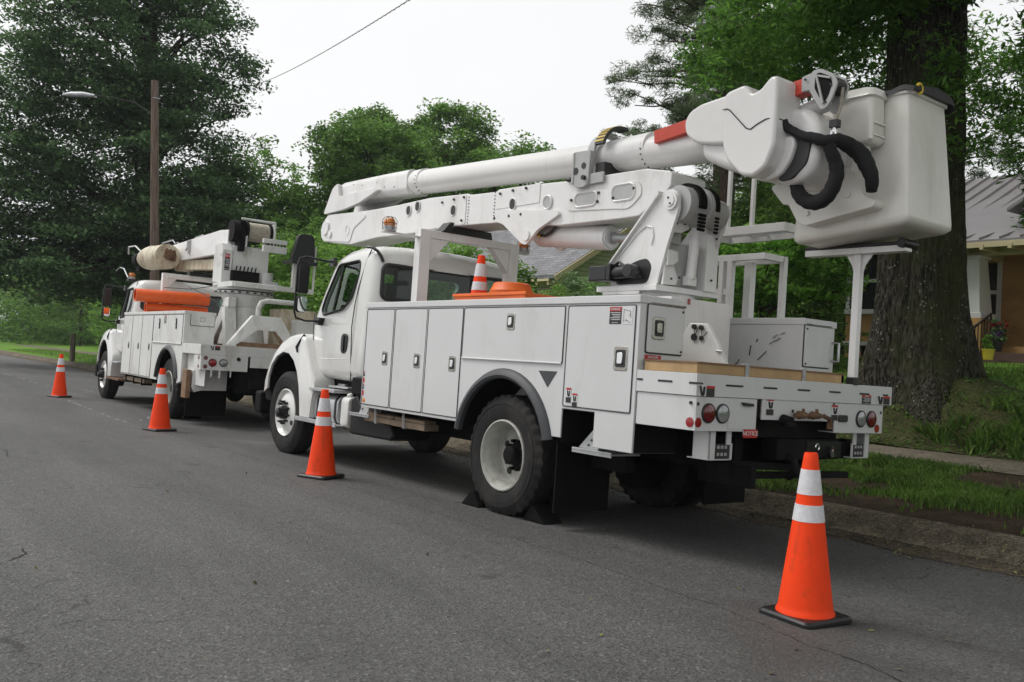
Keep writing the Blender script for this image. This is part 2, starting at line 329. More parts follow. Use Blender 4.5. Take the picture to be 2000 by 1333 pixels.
    def build(s, name, mat, parent=None, bev=0, ang=38, seg=2, fix=True, **kw):
        me = bpy.data.meshes.new(name)
        o = ORG
        me.from_pydata([(p[0]-o.x, p[1]-o.y, p[2]-o.z) for p in s.v], [], s.f); me.validate(verbose=False)
        if fix:
            b = bmesh.new(); b.from_mesh(me); bmesh.ops.recalc_face_normals(b, faces=b.faces); b.to_mesh(me); b.free()
        me.materials.append(M[mat] if isinstance(mat, str) else mat)
        if name in SPLIT:
            obs = []
            bm = bmesh.new(); bm.from_mesh(me); seen = set(); isl = []
            for v0 in bm.verts:
                if v0 in seen: continue
                st = [v0]; seen.add(v0); g = []
                while st:
                    v = st.pop(); g.append(v)
                    for e in v.link_edges:
                        w = e.other_vert(v)
                        if w not in seen: seen.add(w); st.append(w)
                isl.append(g)
            for g in isl:
                ix = {v: i for i, v in enumerate(g)}; fs = {f for v in g for f in v.link_faces}
                m2 = bpy.data.meshes.new(name); m2.from_pydata([v.co[:] for v in g], [], [[ix[v] for v in f.verts] for f in fs]); m2.materials.append(me.materials[0])
                m2.shade_smooth(); m2.set_sharp_from_angle(angle=R(ang)); obs.append(m2)
            bm.free(); me = obs[0]
            for m2 in obs[1:]:
                ob = bpy.data.objects.new(name, m2); COL.objects.link(ob); ob.parent = parent
                if bev:
                    md = ob.modifiers.new('bevel', 'BEVEL'); md.width = bev; md.segments = seg; md.limit_method = 'ANGLE'; md.angle_limit = R(32); md.harden_normals = True
        me.shade_smooth(); me.set_sharp_from_angle(angle=R(ang))
        ob = bpy.data.objects.new(name, me); COL.objects.link(ob)
        if parent is not None: ob.parent = parent
        if bev:
            md = ob.modifiers.new('bevel', 'BEVEL'); md.width = bev; md.segments = seg; md.limit_method = 'ANGLE'; md.angle_limit = R(32); md.harden_normals = True
        for k, v in kw.items(): ob[k] = v
        return ob
def part(p, name, mat, fn, bev=0, **kw):
    mb = MB(); fn(mb); return mb.build(name, mat, p, bev, **kw)
def thing(name, label, cat, mat=None, group=None):
    o = bpy.data.objects.new(name, None); COL.objects.link(o); o.empty_display_size = .2
    if mat is not None: o.matrix_world = mat
    o['label'] = label; o['category'] = cat
    if group: o['group'] = group
    return o
def tag(o, label, cat, group=None, kind=None):
    if label: o['label'] = label
    if cat: o['category'] = cat
    if group: o['group'] = group
    if kind: o['kind'] = kind
    return o
def struct(o): o['kind'] = 'structure'; return o
def boolean(ob, cutters, op='DIFFERENCE'):
    for c in cutters:
        md = ob.modifiers.new('b', 'BOOLEAN'); md.material_mode = 'TRANSFER'; md.solver = 'EXACT'; md.object = c; md.operation = op
    bpy.context.view_layer.update()
    dg = bpy.context.evaluated_depsgraph_get(); me = bpy.data.meshes.new_from_object(ob.evaluated_get(dg))
    ob.modifiers.clear(); ob.data = me
    for c in cutters: bpy.data.objects.remove(c, do_unlink=True)
    me.shade_smooth(); me.set_sharp_from_angle(angle=R(40))
    return ob
def text(parent, s, size, loc, xdir, ydir, mat, name='lettering', depth=.0008, align='CENTER', sx=1):
    cu = bpy.data.curves.new('t', 'FONT'); cu.body = s; cu.size = size; cu.extrude = depth; cu.align_x = align; cu.align_y = 'CENTER'
    tmp = bpy.data.objects.new('t', cu); COL.objects.link(tmp); bpy.context.view_layer.update()
    me = bpy.data.meshes.new_from_object(tmp.evaluated_get(bpy.context.evaluated_depsgraph_get())); bpy.data.objects.remove(tmp, do_unlink=True)
    xd, yd = Vector(xdir).normalized(), Vector(ydir).normalized(); zd = xd.cross(yd); L = Vector(loc)-ORG
    me.transform(Matrix(((xd.x*sx, yd.x, zd.x, L.x), (xd.y*sx, yd.y, zd.y, L.y), (xd.z*sx, yd.z, zd.z, L.z), (0, 0, 0, 1))))
    me.materials.clear(); me.materials.append(M[mat]); o = bpy.data.objects.new(name, me); COL.objects.link(o); o.parent = parent; return o

def soft(pts, rad, k=4):
    P = [Vector(p) for p in pts]; out = []; rr = []
    for i in range(len(P)-1):
        a, b, c, d = P[max(i-1, 0)], P[i], P[i+1], P[min(i+2, len(P)-1)]
        for j in range(k):
            t = j/k; out.append(.5*((2*b)+(c-a)*t+(2*a-5*b+4*c-d)*t*t+(3*b-a-3*c+d)*t**3)); rr.append((rad[i]*(1-t)+rad[i+1]*t)*(1+.05*math.sin(len(out)*2.1)))
    return out+[P[-1]], rr+[rad[-1]]
# ------------------------------------------------------------------ leaves
def leaf_object(name, P, size, mat, parent=None, up=.5, asp=.5, outward=None, droop=0.0):
    """many small pointed leaves, one per row of P"""
    n = len(P); d = rng.normal(size=(n, 3)); d[:, 2] = d[:, 2]*.5-droop
    if outward is not None: d += outward
    d /= np.linalg.norm(d, axis=1)[:, None]+1e-9
    nn = rng.normal(size=(n, 3)); nn[:, 2] = np.abs(nn[:, 2])+up*2
    s = np.cross(d, nn); s /= np.linalg.norm(s, axis=1)[:, None]+1e-9
    L = (size*(.6+.8*rng.random(n)))[:, None] if not hasattr(size, 'shape') else size[:, None]
    V = np.empty((n, 4, 3)); V[:, 0] = P-d*L*.5; V[:, 1] = P+s*L*asp*.5-d*L*.05; V[:, 2] = P+d*L*.5; V[:, 3] = P-s*L*asp*.5-d*L*.05
    V = V.reshape(-1, 3)-np.array(ORG)
    me = bpy.data.meshes.new(name); me.vertices.add(4*n); me.vertices.foreach_set('co', V.astype(np.float32).ravel())
    me.loops.add(4*n); me.loops.foreach_set('vertex_index', np.arange(4*n, dtype=np.int32))
    me.polygons.add(n); me.polygons.foreach_set('loop_start', np.arange(0, 4*n, 4, dtype=np.int32)); me.polygons.foreach_set('loop_total', np.full(n, 4, dtype=np.int32))
    me.update(calc_edges=True); me.materials.append(M[mat])
    o = bpy.data.objects.new(name, me); COL.objects.link(o); o.parent = parent; return o
def clumps(C, per, rad, flat=.6):
    """points in soft clumps round centres C"""
    C = np.asarray(C); k = len(C); g = rng.normal(size=(k, per, 3)); g /= np.linalg.norm(g, axis=2)[:, :, None]
    r = (rng.random((k, per, 1))**.5)*(rad*(.6+.8*rng.random((k, 1, 1))))
    g = g*r; g[:, :, 2] *= flat
    return (C[:, None, :]+g).reshape(-1, 3)
def blob_centres(c, r, n, shell=.55, keep=None):
    c, r = np.array(c, float), np.array(r, float); g = rng.normal(size=(n, 3)); g /= np.linalg.norm(g, axis=1)[:, None]
    # uneven outline: radius modulated by a few random bumps
    b = rng.normal(size=(7, 3)); b /= np.linalg.norm(b, axis=1)[:, None]
    mod = 1+.22*np.max(g@b.T, axis=1)-.15
    t = shell+(1-shell)*rng.random(n)**.6
    return c+g*r*(t*mod)[:, None]
def limb(mb, p, q, r0, r1, wig=.15, n=6, seg=6):
    p, q = Vector(p), Vector(q); L = (q-p).length; pts = []; rs = []
    for k in range(seg+1):
        t = k/seg; w = math.sin(math.pi*t)*wig*L
        pts.append(p.lerp(q, t)+Vector((random.uniform(-1, 1), random.uniform(-1, 1), .35+random.uniform(-.5, .5)))*w*.5); rs.append(r0*(1-t)+r1*t)
    mb.tube(pts, rs, n)
CRACKS = [([(-3.31, .67), (-3.55, .74), (-3.78, .75), (-3.94, .77), (-4.15, .85), (-4.6, .86)], .0042, .025), ([(-.36, 3.8), (-.23, 3.69), (-.1, 3.6), (.1, 3.57)], .006, .03),
    ([(9, .60), (4, .50), (1.44, .50), (-.12, .45), (-1.92, .53), (-2.91, .60), (-3.31, .67)], .0028, .018), 
    ([(-3.2, -.9), (-2.9, -1.15), (-3.0, -1.5), (-2.8, -1.9)], .004, .05), ([(6, 3.1), (5.2, 2.9), (4.6, 2.95), (4.1, 2.7)], .005, .04)]
CHALK_A = [(13.69, .47), (12.4, .54), (11.28, .58), (10.2, .64), (9.34, .68), (8.72, .67)]
CHALK_B = [(26.5, -.31), (23.6, -.28), (20.2, -.17), (19.0, -.25)]
CHALK_C = [(16.85, -.22), (16.75, -.5), (17.2, -.79), (18.0, -.8)]
CHALK_D = [(9.9, .0), (9.5, .12), (9.3, .3), (8.8, .41), (8.57, .3)]
# ================================================================== GROUND
def smooth(a, b, t):
    t = max(0., min(1., (t-a)/(b-a))); return t*t*(3-2*t)
def edge_y(x):                       # where the asphalt meets the gutter
    if x < 0: return -2.3
    if x < 30: return -2.3-.06*x
    return -4.1-.012*(x-30)
def road_z(y):
    if y < .6: return .0318*(y+1.22)
    if y < 3.4: return .0579+.0318*(y-.6)-.0318*(y-.6)**2/5.6
    return .1024-.02*(y-3.4)
def H(x, y):
    e = edge_y(x)
    if y > e: return road_z(y)
    z0 = road_z(e); d = e-y
    if d < .25: return z0+.01*d/.25
    if d < .75: return z0+.01+.14*smooth(.25, .75, d)
    zc = z0+.15
    far = smooth(14, 26, x)
    if d < 3.6: return zc+.17*(d-.75)/2.85*(1-.4*far)
    zs = zc+.17*(1-.4*far)
    if d < 5.0: return zs+.01
    bank = .60*smooth(5.0, 6.2, d)+.75*smooth(6.0, 15, d)
    return zs+.01+bank*(1-.85*far)
def sheet(name, xs, rows, mat, dz=0, rough=0.0, zf=None):
    """rows: functions x -> y"""
    vs = []; fs = []; m = len(rows)
    for x in xs:
        for r in rows:
            y = r(x); z = (zf or H)(x, y)+dz
            if rough: z += rough*(mn.noise(Vector((x*1.3, y*1.3, 0)))+.5*mn.noise(Vector((x*5, y*5, 3))))
            vs.append((x, y, z))
    for i in range(len(xs)-1):
        for j in range(m-1): fs.append((i*m+j, i*m+j+1, (i+1)*m+j+1, (i+1)*m+j))
    mb = MB(); mb.add(vs, fs); o = mb.build(name, mat, fix=False, ang=60); o['kind'] = 'structure'
    return o
xs_n = [-40, -25, -15]+[-10+.5*k for k in range(70)]+[26+2*k for k in range(30)]+[90, 110, 140, 200, 300, 500]
sheet('road', xs_n, [lambda x, k=k: k for k in (60, 30, 16, 9, 7, 5.5, 4.5, 3.8, 3.2, 2.6, 2, 1.4, .8, .3, -.4, -1.2)]+[lambda x: edge_y(x), lambda x: edge_y(x)-.10, lambda x: edge_y(x)-.32], 'asphalt', zf=lambda x, y: H(x, y)-(.012 if y < edge_y(x)-.05 else 0))
sheet('gutter', xs_n, [lambda x: edge_y(x)+.05+.22*mn.noise(Vector((x*1.3, 0, 0))), lambda x: edge_y(x)-.12, lambda x: edge_y(x)-.25, lambda x: edge_y(x)-.30], 'gutter', .004, .004)
def kerb_row(d): return lambda x: edge_y(x)-d
# mountable kerb cast in lengths
mb = MB(); x = -12.3
while x < 60:
    a, b = x+.006, x+3.05-.006; n = 4; rows = [.27, .34, .42, .50, .60, .75, .95]; vs = []; fs = []
    for i in range(n+1):
        xx = a+(b-a)*i/n
        for d in rows: vs.append((xx, edge_y(xx)-d, H(xx, edge_y(xx)-min(d, .78))+(.008 if d < .9 else -.06)))
    m = len(rows)
    for i in range(n):
        for j in range(m-1): fs.append((i*m+j, i*m+j+1, (i+1)*m+j+1, (i+1)*m+j))
    mb.add(vs, fs); x += 3.05
struct(mb.build('kerb', 'concrete', fix=False, ang=60))
sheet('verge', [x for x in xs_n if x <= 62], [kerb_row(d) for d in (.24, .45, .72)], 'gutter', -.02)
sheet('verge', [x for x in xs_n if x <= 12], [kerb_row(d) for d in (.70, .95, 1.2, 1.5, 1.8, 2.1, 2.4, 2.7, 3.0, 3.3, 3.62)], 'ground', -.006, .02)
sheet('verge', [x for x in xs_n if x >= 12], [kerb_row(d) for d in (.62, .80, 1.0, 1.4, 2.0, 2.6, 3.2, 3.62)], 'lawn', .004, .0)
sw = MB(); x = -12
while x < 75:
    a, b = x+.008, x+1.5-.008
    sw.add([(a, edge_y(a)-3.58, H(a, edge_y(a)-3.58)+.02), (a, edge_y(a)-5.0, H(a, edge_y(a)-4.9)+.02), (b, edge_y(b)-5.0, H(b, edge_y(b)-4.9)+.02), (b, edge_y(b)-3.58, H(b, edge_y(b)-3.58)+.02)], [(0, 1, 2, 3)]); x += 1.5
struct(sw.build('sidewalk', 'sidewalk', fix=False))
sheet('lawn', xs_n, [kerb_row(d) for d in (3.5, 4.2, 4.97, 5.1, 5.3, 5.6, 6.0, 6.5, 7.2, 8, 9, 10, 11, 12, 13.5, 15, 17, 22, 30, 45, 80, 160, 300)], 'lawn', -.004, .02)
# ------------------------------------------------ grass as one mass of blades
def blades(name, pts, hgt, mat='grass', wid=.012, lean=.5):
    P = np.array(pts); n = len(P); a = rng.random(n)*2*np.pi; h = hgt*(.5+rng.random(n)); w = wid*(.6+.8*rng.random(n))
    s = np.stack([np.cos(a), np.sin(a), 0*a], 1)*w[:, None]; b = rng.random(n)*2*np.pi; l = h*lean*rng.random(n)
    top = P+np.stack([np.cos(b)*l, np.sin(b)*l, h], 1); mid = P+np.stack([np.cos(b)*l*.3, np.sin(b)*l*.3, h*.6], 1)
    V = np.empty((n, 5, 3)); V[:, 0] = P-s; V[:, 1] = P+s; V[:, 2] = mid+s*.7; V[:, 3] = top; V[:, 4] = mid-s*.7
    me = bpy.data.meshes.new(name); me.vertices.add(5*n); me.vertices.foreach_set('co', V.astype(np.float32).ravel())
    me.loops.add(5*n); me.loops.foreach_set('vertex_index', np.arange(5*n, dtype=np.int32)); me.polygons.add(n)
    me.polygons.foreach_set('loop_start', np.arange(0, 5*n, 5, dtype=np.int32)); me.polygons.foreach_set('loop_total', np.full(n, 5, dtype=np.int32))
    me.update(calc_edges=True); me.materials.append(M[mat]); o = bpy.data.objects.new(name, me); COL.objects.link(o); o['kind'] = 'stuff'; return o
def scatter(n, x0, x1, d0, d1, dens):
    out = []
    while len(out) < n:
        x = random.uniform(x0, x1); d = random.uniform(d0, d1)
        if random.random() < dens(x, d): y = edge_y(x)-d; out.append((x, y, H(x, y)-.01))
    return out
def verge_density(x, d):
    v = mn.noise(Vector((x*.7+3, d*1.1, 0)))+.6*mn.noise(Vector((x*2.3, d*2.3, 5)))
    near = smooth(.85, 1.75, d+.55*mn.noise(Vector((x*1.1, 0, 9))))
    return max(0., min(1., (v+.28)*2.0))*near if x < 12 else near
g = blades('verge_grass', scatter(64000, -6, 6, .8, 3.6, verge_density)+scatter(12000, 6, 60, .75, 3.6, verge_density), .075, wid=.007, lean=1.1)
g['label'] = 'patchy grass on the verge between kerb and sidewalk'
g = blades('lawn_grass', scatter(26000, -4, 9, 6.2, 13, lambda x, d: .5+mn.noise(Vector((x, d, 0)))), .07)
g['label'] = 'mown lawn grass in front of the brick house'
cl = []
for k in range(150):
    x = random.uniform(-4.5, .3); d = random.uniform(5.15, 6.9); y = edge_y(x)-d
    for j in range(70):
        a, r = random.random()*6.28, random.random()**.5*.13; cl.append((x+r*math.cos(a), y+r*math.sin(a), H(x, y)-.01))
g = blades('bank_grass', cl, .20, wid=.011, lean=1.3); g['label'] = 'long arching grass tufts on the bank right of the oak'
lit = []
for k in range(1500):
    x = random.uniform(-6, 8); d = random.gauss(.25, .25)
    if d < -.6: continue
    y = edge_y(x)-d; lit.append((x, y, H(x, y)+.012))
for k in range(60):
    x = random.uniform(-5, 6); y = random.uniform(-2, 4); lit.append((x, y, H(x, y)+.008))
o = leaf_object('leaf_litter', np.array(lit), .035, 'litter', up=3); o['kind'] = 'stuff'; o['label'] = 'fallen leaves scattered along the gutter'
pe = []
for k in range(11000):
    x = random.uniform(-5, 9); d = random.gauss(.12, .20); y = edge_y(x)-d; pe.append((x, y, H(x, y)+.004))
o = leaf_object('gutter_gravel', np.array(pe), .014, 'gutter', up=.4, asp=.9); o['kind'] = 'stuff'; o['label'] = 'loose gravel and grit lying in the gutter'
# chalk lines near the second truck and the far road paint
def stroke(mb, pts, w, gap=.25):
    for i in range(len(pts)-1):
        (x0, y0), (x1, y1) = pts[i], pts[i+1]; L = math.hypot(x1-x0, y1-y0); n = max(1, int(L/.18))
        for k in range(n):
            if random.random() < gap: continue
            a, b = k/n, (k+1)/n; xa, ya, xb, yb = x0+(x1-x0)*a, y0+(y1-y0)*a, x0+(x1-x0)*b, y0+(y1-y0)*b
            nx, ny = -(y1-y0)/L*w/2, (x1-x0)/L*w/2; ww = random.uniform(.6, 1.2)
            mb.add([(x+i2*nx*ww, y+i2*ny*ww, road_z(y)+.004) for x, y, i2 in ((xa, ya, -1), (xb, yb, -1), (xb, yb, 1), (xa, ya, 1))], [(0, 1, 2, 3)])
mb = MB(); stroke(mb, CHALK_A, .04, .45); stroke(mb, CHALK_B, .08, .55); stroke(mb, CHALK_C, .05, .4); stroke(mb, CHALK_D, .03, .35)
struct(mb.build('road_marking', 'paint_line', fix=False))
def crack(mb, pts, w, jit):
    P = []
    for i in range(len(pts)-1):
        (x0, y0), (x1, y1) = pts[i], pts[i+1]; n = max(2, int(math.hypot(x1-x0, y1-y0)/.035))
        for k in range(n): a = k/n; P.append((x0+(x1-x0)*a, y0+(y1-y0)*a))
    vs = []; fs = []
    for i, (x, y) in enumerate(P):
        dx, dy = P[min(i+1, len(P)-1)][0]-P[max(i-1, 0)][0], P[min(i+1, len(P)-1)][1]-P[max(i-1, 0)][1]; L = math.hypot(dx, dy)+1e-9; nx, ny = -dy/L, dx/L
        o = jit*(mn.noise(Vector((x*6, y*6, 1)))+.6*mn.noise(Vector((x*22, y*22, 4)))); ww = w*max(.12, .7+.9*mn.noise(Vector((x*9, y*9, 8))))
        for s in (-1, 1): xx, yy = x+nx*(o+s*ww), y+ny*(o+s*ww); vs.append((xx, yy, road_z(yy)+.0035))
    for i in range(len(P)-1): fs.append((2*i, 2*i+1, 2*i+3, 2*i+2))
    mb.add(vs, fs)
mb = MB()
for pts, w, j in CRACKS: crack(mb, pts, w, j)
struct(mb.build('road_crack', 'crack', fix=False))
# ================================================================== TRUCKS
LEAN = .0318
C0 = Vector((0, -1.22, 0))
T1M = Matrix.Translation(C0) @ Matrix.Rotation(LEAN, 4, 'X')
T2M = Matrix.Translation((9.75, -1.42, -.006)) @ Matrix.Rotation(R(-1.8), 4, 'Z') @ Matrix.Rotation(LEAN, 4, 'X')
ORG = C0.copy()
YM = -2.44                            # truck width; y -> YM - y mirrors a part to the kerb side
def mir(y): return YM-y

def wheel(root, x, side, kind, zc=.505, r=.52, steer=0):
    """side +1 street, -1 kerb; kind front / rear / inner"""
    y0 = {'front': -.08, 'rear': -.03, 'inner': -.36}[kind]
    if side < 0: y0 = mir(y0)
    w = .27
    n = 128
    lug = (lambda k, i: (-.013 if (i//2) % 2 else .006) if k in (5, 6, 11, 12) else ((-.008 if (i % 4) == 0 else 0) if 6 < k < 11 else 0)) if kind != 'front' else (lambda k, i: -.003 if k in (7, 9) else 0)
    prof = [(-.045, .305), (-.012, .318), (0, .36), (.0, .42), (-.006, .455), (-.02, r-.035), (-.04, r-.006), (-.08, r), (-.082, r), (-w/2, r), (-w+.08, r), (-w+.04, r-.006), (-w+.02, r-.035), (-w+.006, .45), (-w, .40), (-w+.02, .31), (-w+.05, .29)]
    tmb = MB(); tmb.lathe((x, y0, zc), prof+[prof[0]], 'y', n, side, lug, False)
    for rr in (.44, .40):           # raised rings on the sidewall
        tmb.tube([(x+rr*math.cos(a*math.pi/24), y0-.001*side, zc+rr*math.sin(a*math.pi/24)) for a in range(48)], .003, 5, closed=True)
    rim = MB()
    if kind == 'front':
        rp = [(-.05, .30), (-.012, .298), (-.008, .288), (-.03, .272), (-.05, .262), (-.035, .235), (-.02, .19), (-.012, .165), (-.012, .11), (-.05, .10)]
        rim.lathe((x, y0, zc), rp, 'y', 48, side, caps='end')
    else:
        rp = [(-.05, .31), (-.008, .305), (-.004, .293), (-.03, .278), (-.13, .262), (-.205, .255), (-.22, .235), (-.212, .20), (-.205, .15), (-.20, .10), (-.24, .06)]
        rim.lathe((x, y0, zc), rp, 'y', 48, side, caps='end')
    wobj = rim.build('wheel', 'white' if kind == 'front' else 'rim_white', root, ang=50)
    tmb.build('tyre', 'rubber', wobj, ang=28)
    if kind != 'inner':
        bd = MB(); yy = -.64 if kind == 'rear' else -.36; yy = yy if side > 0 else mir(yy)
        bd.cyl((x, yy, zc), (x, yy-.14*side, zc), .335 if kind == 'rear' else .24, n=28); bd.build('brake_drum', 'chassis', wobj)
    if kind == 'inner': return wobj
    h = MB()
    if kind == 'front':
        h.lathe((x, y0, zc), [(-.02, .085), (.02, .083), (.05, .075), (.052, .06), (.09, .055), (.098, .04), (.098, 0.001)], 'y', 24, side)
        for i in range(10):
            a = i*math.pi/5+.2; px, pz = x+.135*math.cos(a), zc+.135*math.sin(a)
            h.cyl((px, y0-.02*side, pz), (px, y0+.028*side, pz), .017, n=6); h.cyl((px, y0+.028*side, pz), (px, y0+.048*side, pz), .011, n=8)
    else:
        h.lathe((x, y0-.21*side, zc), [(-.02, .12), (.03, .115), (.06, .085), (.12, .08), (.135, .065), (.14, .001)], 'y', 24, side)
        for i in range(10):
            a = i*math.pi/5; px, pz = x+.125*math.cos(a), zc+.125*math.sin(a)
            h.cyl((px, y0-.22*side, pz), (px, y0-.14*side, pz), .017, n=6)
    h.build('hub', 'gloss_black' if kind == 'front' else 'chassis', wobj, ang=30)
    hh = MB()
    for i in range(2 if kind == 'front' else 5):
        a = .55+i*math.pi if kind == 'front' else .4+i*2*math.pi/5; rr = .222 if kind == 'front' else .20; d = .022 if kind == 'front' else .208
        hh.lathe((x+rr*math.cos(a), y0-d*side+.0, zc+rr*math.sin(a)), [(-.01, .03), (.006, .03), (.007, .001)], 'y', 14, side)
    hh.build('hand_hole', 'sticker_black', wobj)
    return wobj

def inset(poly, d):
    n = len(poly); out = []
    ar = sum(poly[i][0]*poly[(i+1) % n][1]-poly[(i+1) % n][0]*poly[i][1] for i in range(n)); sg = 1 if ar > 0 else -1
    for i in range(n):
        a, b, c = Vector(poly[i-1]), Vector(poly[i]), Vector(poly[(i+1) % n]); e1 = (b-a).normalized(); e2 = (c-b).normalized()
        n1 = Vector((-e1.y, e1.x))*sg; n2 = Vector((-e2.y, e2.x))*sg; m = n1+n2; m = m/max(.35, m.length_squared)*2 if m.length > 1e-6 else n1
        out.append((b.x+m.x*d, b.y+m.y*d))
    return out
def rrect(a0, a1, b0, b1, r, n=5):
    out = []
    for (cx, cy, s) in ((a1-r, b1-r, 0), (a0+r, b1-r, 1), (a0+r, b0+r, 2), (a1-r, b0+r, 3)):
        for k in range(n+1):
            t = (s+k/n)*math.pi/2; out.append((cx+r*math.cos(t), cy+r*math.sin(t)))
    return out
CABP = [(2.78, 1.0), (2.78, 1.4), (2.78, 1.9), (2.785, 2.30), (2.81, 2.42), (2.87, 2.49), (2.97, 2.525), (3.3, 2.53), (3.55, 2.505), (3.75, 2.45), (3.86, 2.38), (3.93, 2.25), (4.07, 1.98), (4.17, 1.76), (4.22, 1.62), (4.22, 1.4), (4.18, 1.1), (4.12, .98), (3.5, .97), (3.0, .97)]
def cab_loft(dx, ins=0.0, yin=0.0, zfloor=None):
    secs = []
    base = inset(CABP, ins) if ins else CABP
    if zfloor: base = [(a, max(b, zfloor)) for a, b in base]
    rows = [(0, .13), (.012, .075), (.04, .035), (.085, .012), (.15, 0), (.45, 0), (.75, 0), (1.02, 0)]
    ys = [(-.185-d-yin, i) for d, i in rows]; ys = ys+[(mir(y), i) for y, i in ys[::-1]][1:]
    for y, i in ys:
        pl = inset(base, i) if i else base; sec = []
        for a, b in pl:
            t = max(0, min(1, (b-1.7)/.8)); k = (y-(-1.22))/1.02
            yy = -1.22+(y+1.22)*(1-.075*t); zz = b+(.055*(1-k*k) if b > 2.2 else 0); xx = a-(.05*(1-k*k) if a < 2.9 else 0)*1+(.10*(1-k*k) if a > 3.8 else 0)
            sec.append((xx+dx, yy, zz))
        secs.append(sec)
    mb = MB(); mb.loft(secs); return mb
def ring(mb, pts, r): mb.tube(pts, r, 6, closed=True)
def fillet(poly, r=.05, n=4):
    out = []; m = len(poly)
    for i in range(m):
        a, b, c = Vector(poly[i-1]), Vector(poly[i]), Vector(poly[(i+1) % m]); d1 = (a-b); d2 = (c-b); rr = min(r, d1.length*.45, d2.length*.45)
        p, q = b+d1.normalized()*rr, b+d2.normalized()*rr
        for k in range(n+1):
            t = k/n; out.append(tuple((1-t)**2*p+2*t*(1-t)*b+t*t*q))
    return out
SIDEWIN = fillet([(3.69, 2.345), (3.17, 2.375), (3.145, 2.25), (3.27, 1.93), (3.42, 1.81), (3.91, 1.735), (3.97, 1.80), (3.92, 1.95)], .06)
def cab(root, dx=0, second=False):
    global ORG
    shell = cab_loft(dx).build('cab', 'white', root)
    cav = cab_loft(dx, .05, .05, 1.25).build('c', 'seat', root)
    c1 = MB().prism([(a+dx, b) for a, b in SIDEWIN], 'y', -3.2, .8).build('c', 'white', root)
    rw = rrect(-2.12, -.32, 1.93, 2.315, .07)
    c2 = MB().prism(rw, 'x', 2.4+dx, 3.0+dx).build('c', 'white', root)
    c3 = MB().prism(rrect(-2.10, -.34, 1.78, 2.33, .08), 'x', 3.72+dx, 4.6+dx).build('c', 'white', root)
    boolean(shell, [cav, c1, c2, c3])
    # panes and gaskets
    def side_y(z, s): 
        t = max(0, min(1, (z-1.7)/.8)); y = -1.22+(.0-.192+1.22)*(1-.075*t); return y if s > 0 else mir(y)
    for s in (1, -1):
        P = [(a+dx, side_y(b, s), b) for a, b in SIDEWIN]
        w = MB(); w.add([(p[0], p[1]-.02*s, p[2]) for p in P], [tuple(range(len(P)))], False); wo = w.build('side_window', 'glass', root, fix=False)
        g = MB(); ring(g, [(p[0], p[1]+.002*s, p[2]) for p in P], .014); g.bar((3.60+dx, side_y(2.34, s)-.012*s, 2.36), (3.70+dx, side_y(1.78, s)-.012*s, 1.78), .02, .02); g.build('window_seal', 'black', wo)
    w = MB(); w.add([(2.765+dx-.045*(1-((a+1.22)/1.0)**2), a, b) for a, b in rw], [tuple(range(len(rw)))], False); wo = w.build('rear_window', 'glass', root, fix=False)
    g = MB(); ring(g, [(2.775+dx-.05*(1-((a+1.22)/1.0)**2), a, b) for a, b in rw], .024); g.build('window_seal', 'black', wo)
    ws = rrect(-2.10, -.34, 1.79, 2.32, .08)
    w = MB(); w.add([(4.245-.55*(b-1.7)+dx, a, b) for a, b in ws], [tuple(range(len(ws)))], False); w.build('windscreen', 'glass', root, fix=False)
    # inside
    for y in (-.72, -1.72):
        f = MB(); f.box(3.05+dx, 3.55+dx, y-.26, y+.26, 1.32, 1.46); f.prism([(3.00+dx, 1.42), (2.93+dx, 2.12), (3.02+dx, 2.14), (3.16+dx, 1.44)], 'y', y-.25, y+.25); f.prism([(2.935+dx, 2.1), (2.92+dx, 2.30), (2.99+dx, 2.31), (3.02+dx, 2.12)], 'y', y-.13, y+.13)
        f.build('seat', 'seat', root, .03)
    f = MB(); f.box(3.82+dx, 4.12+dx, -2.1, -.32, 1.30, 1.74); f.build('dashboard', 'black', root, .05)
    f = MB(); f.tube([(3.72+dx+.06*math.sin(a*math.pi/12), -.72+.21*math.cos(a*math.pi/12), 1.72+.19*math.sin(a*math.pi/12)) for a in range(24)], .014, 6, closed=True); f.bar((3.72+dx, -.72, 1.72), (3.9+dx, -.72, 1.6), .05); f.build('steering_wheel', 'black', root)
    # roof rubber strips
    if not second:
        for s in (1, -1):
            f = MB(); pts = [(2.95, -.21, 2.505), (2.88, -.235, 2.500), (2.82, -.27, 2.455), (2.792, -.30, 2.40), (2.786, -.325, 2.345)]
            f.tube([(a+dx, b if s > 0 else mir(b), c) for a, b, c in pts], .017, 6, flat=1.6); f.build('roof_strip', 'black', root)
    # doors: shut line and handle sit on the shell
    for s in (1, -1):
        yy = lambda z: side_y(z, s)+.0055*s
        d = MB(); seam = [(2.95, 2.50), (3.03, 2.37), (3.13, 2.05), (3.155, 1.85), (3.165, 1.60), (3.14, 1.3), (3.10, .985)]
        d.tube([(a+dx, yy(b)-.004*s, b) for a, b in seam], .0065, 5)
        d.tube([(4.17+dx, yy(1.8)-.006*s, 1.80), (4.16+dx, yy(1.6)-.004*s, 1.55), (4.10+dx, yy(1.2)-.004*s, 1.25), (4.02+dx, yy(1)-.004*s, .985)], .005, 5)
        d.build('door_seam', 'black', root)
        h = MB(); hp = rrect(3.25, 3.39, 1.29, 1.52, .06); h.prism([(a+dx, b) for a, b in hp], 'y', yy(1.4)-.01*s, yy(1.4)+.006*s)
        ho = h.build('door_handle', 'sticker_black', root, .003)
        h2 = MB(); h2.prism([(a+dx, b) for a, b in rrect(3.30, 3.34, 1.31, 1.50, .018)], 'y', yy(1.4), yy(1.4)+.022*s); h2.build('pull', 'gloss_black', ho, .006)
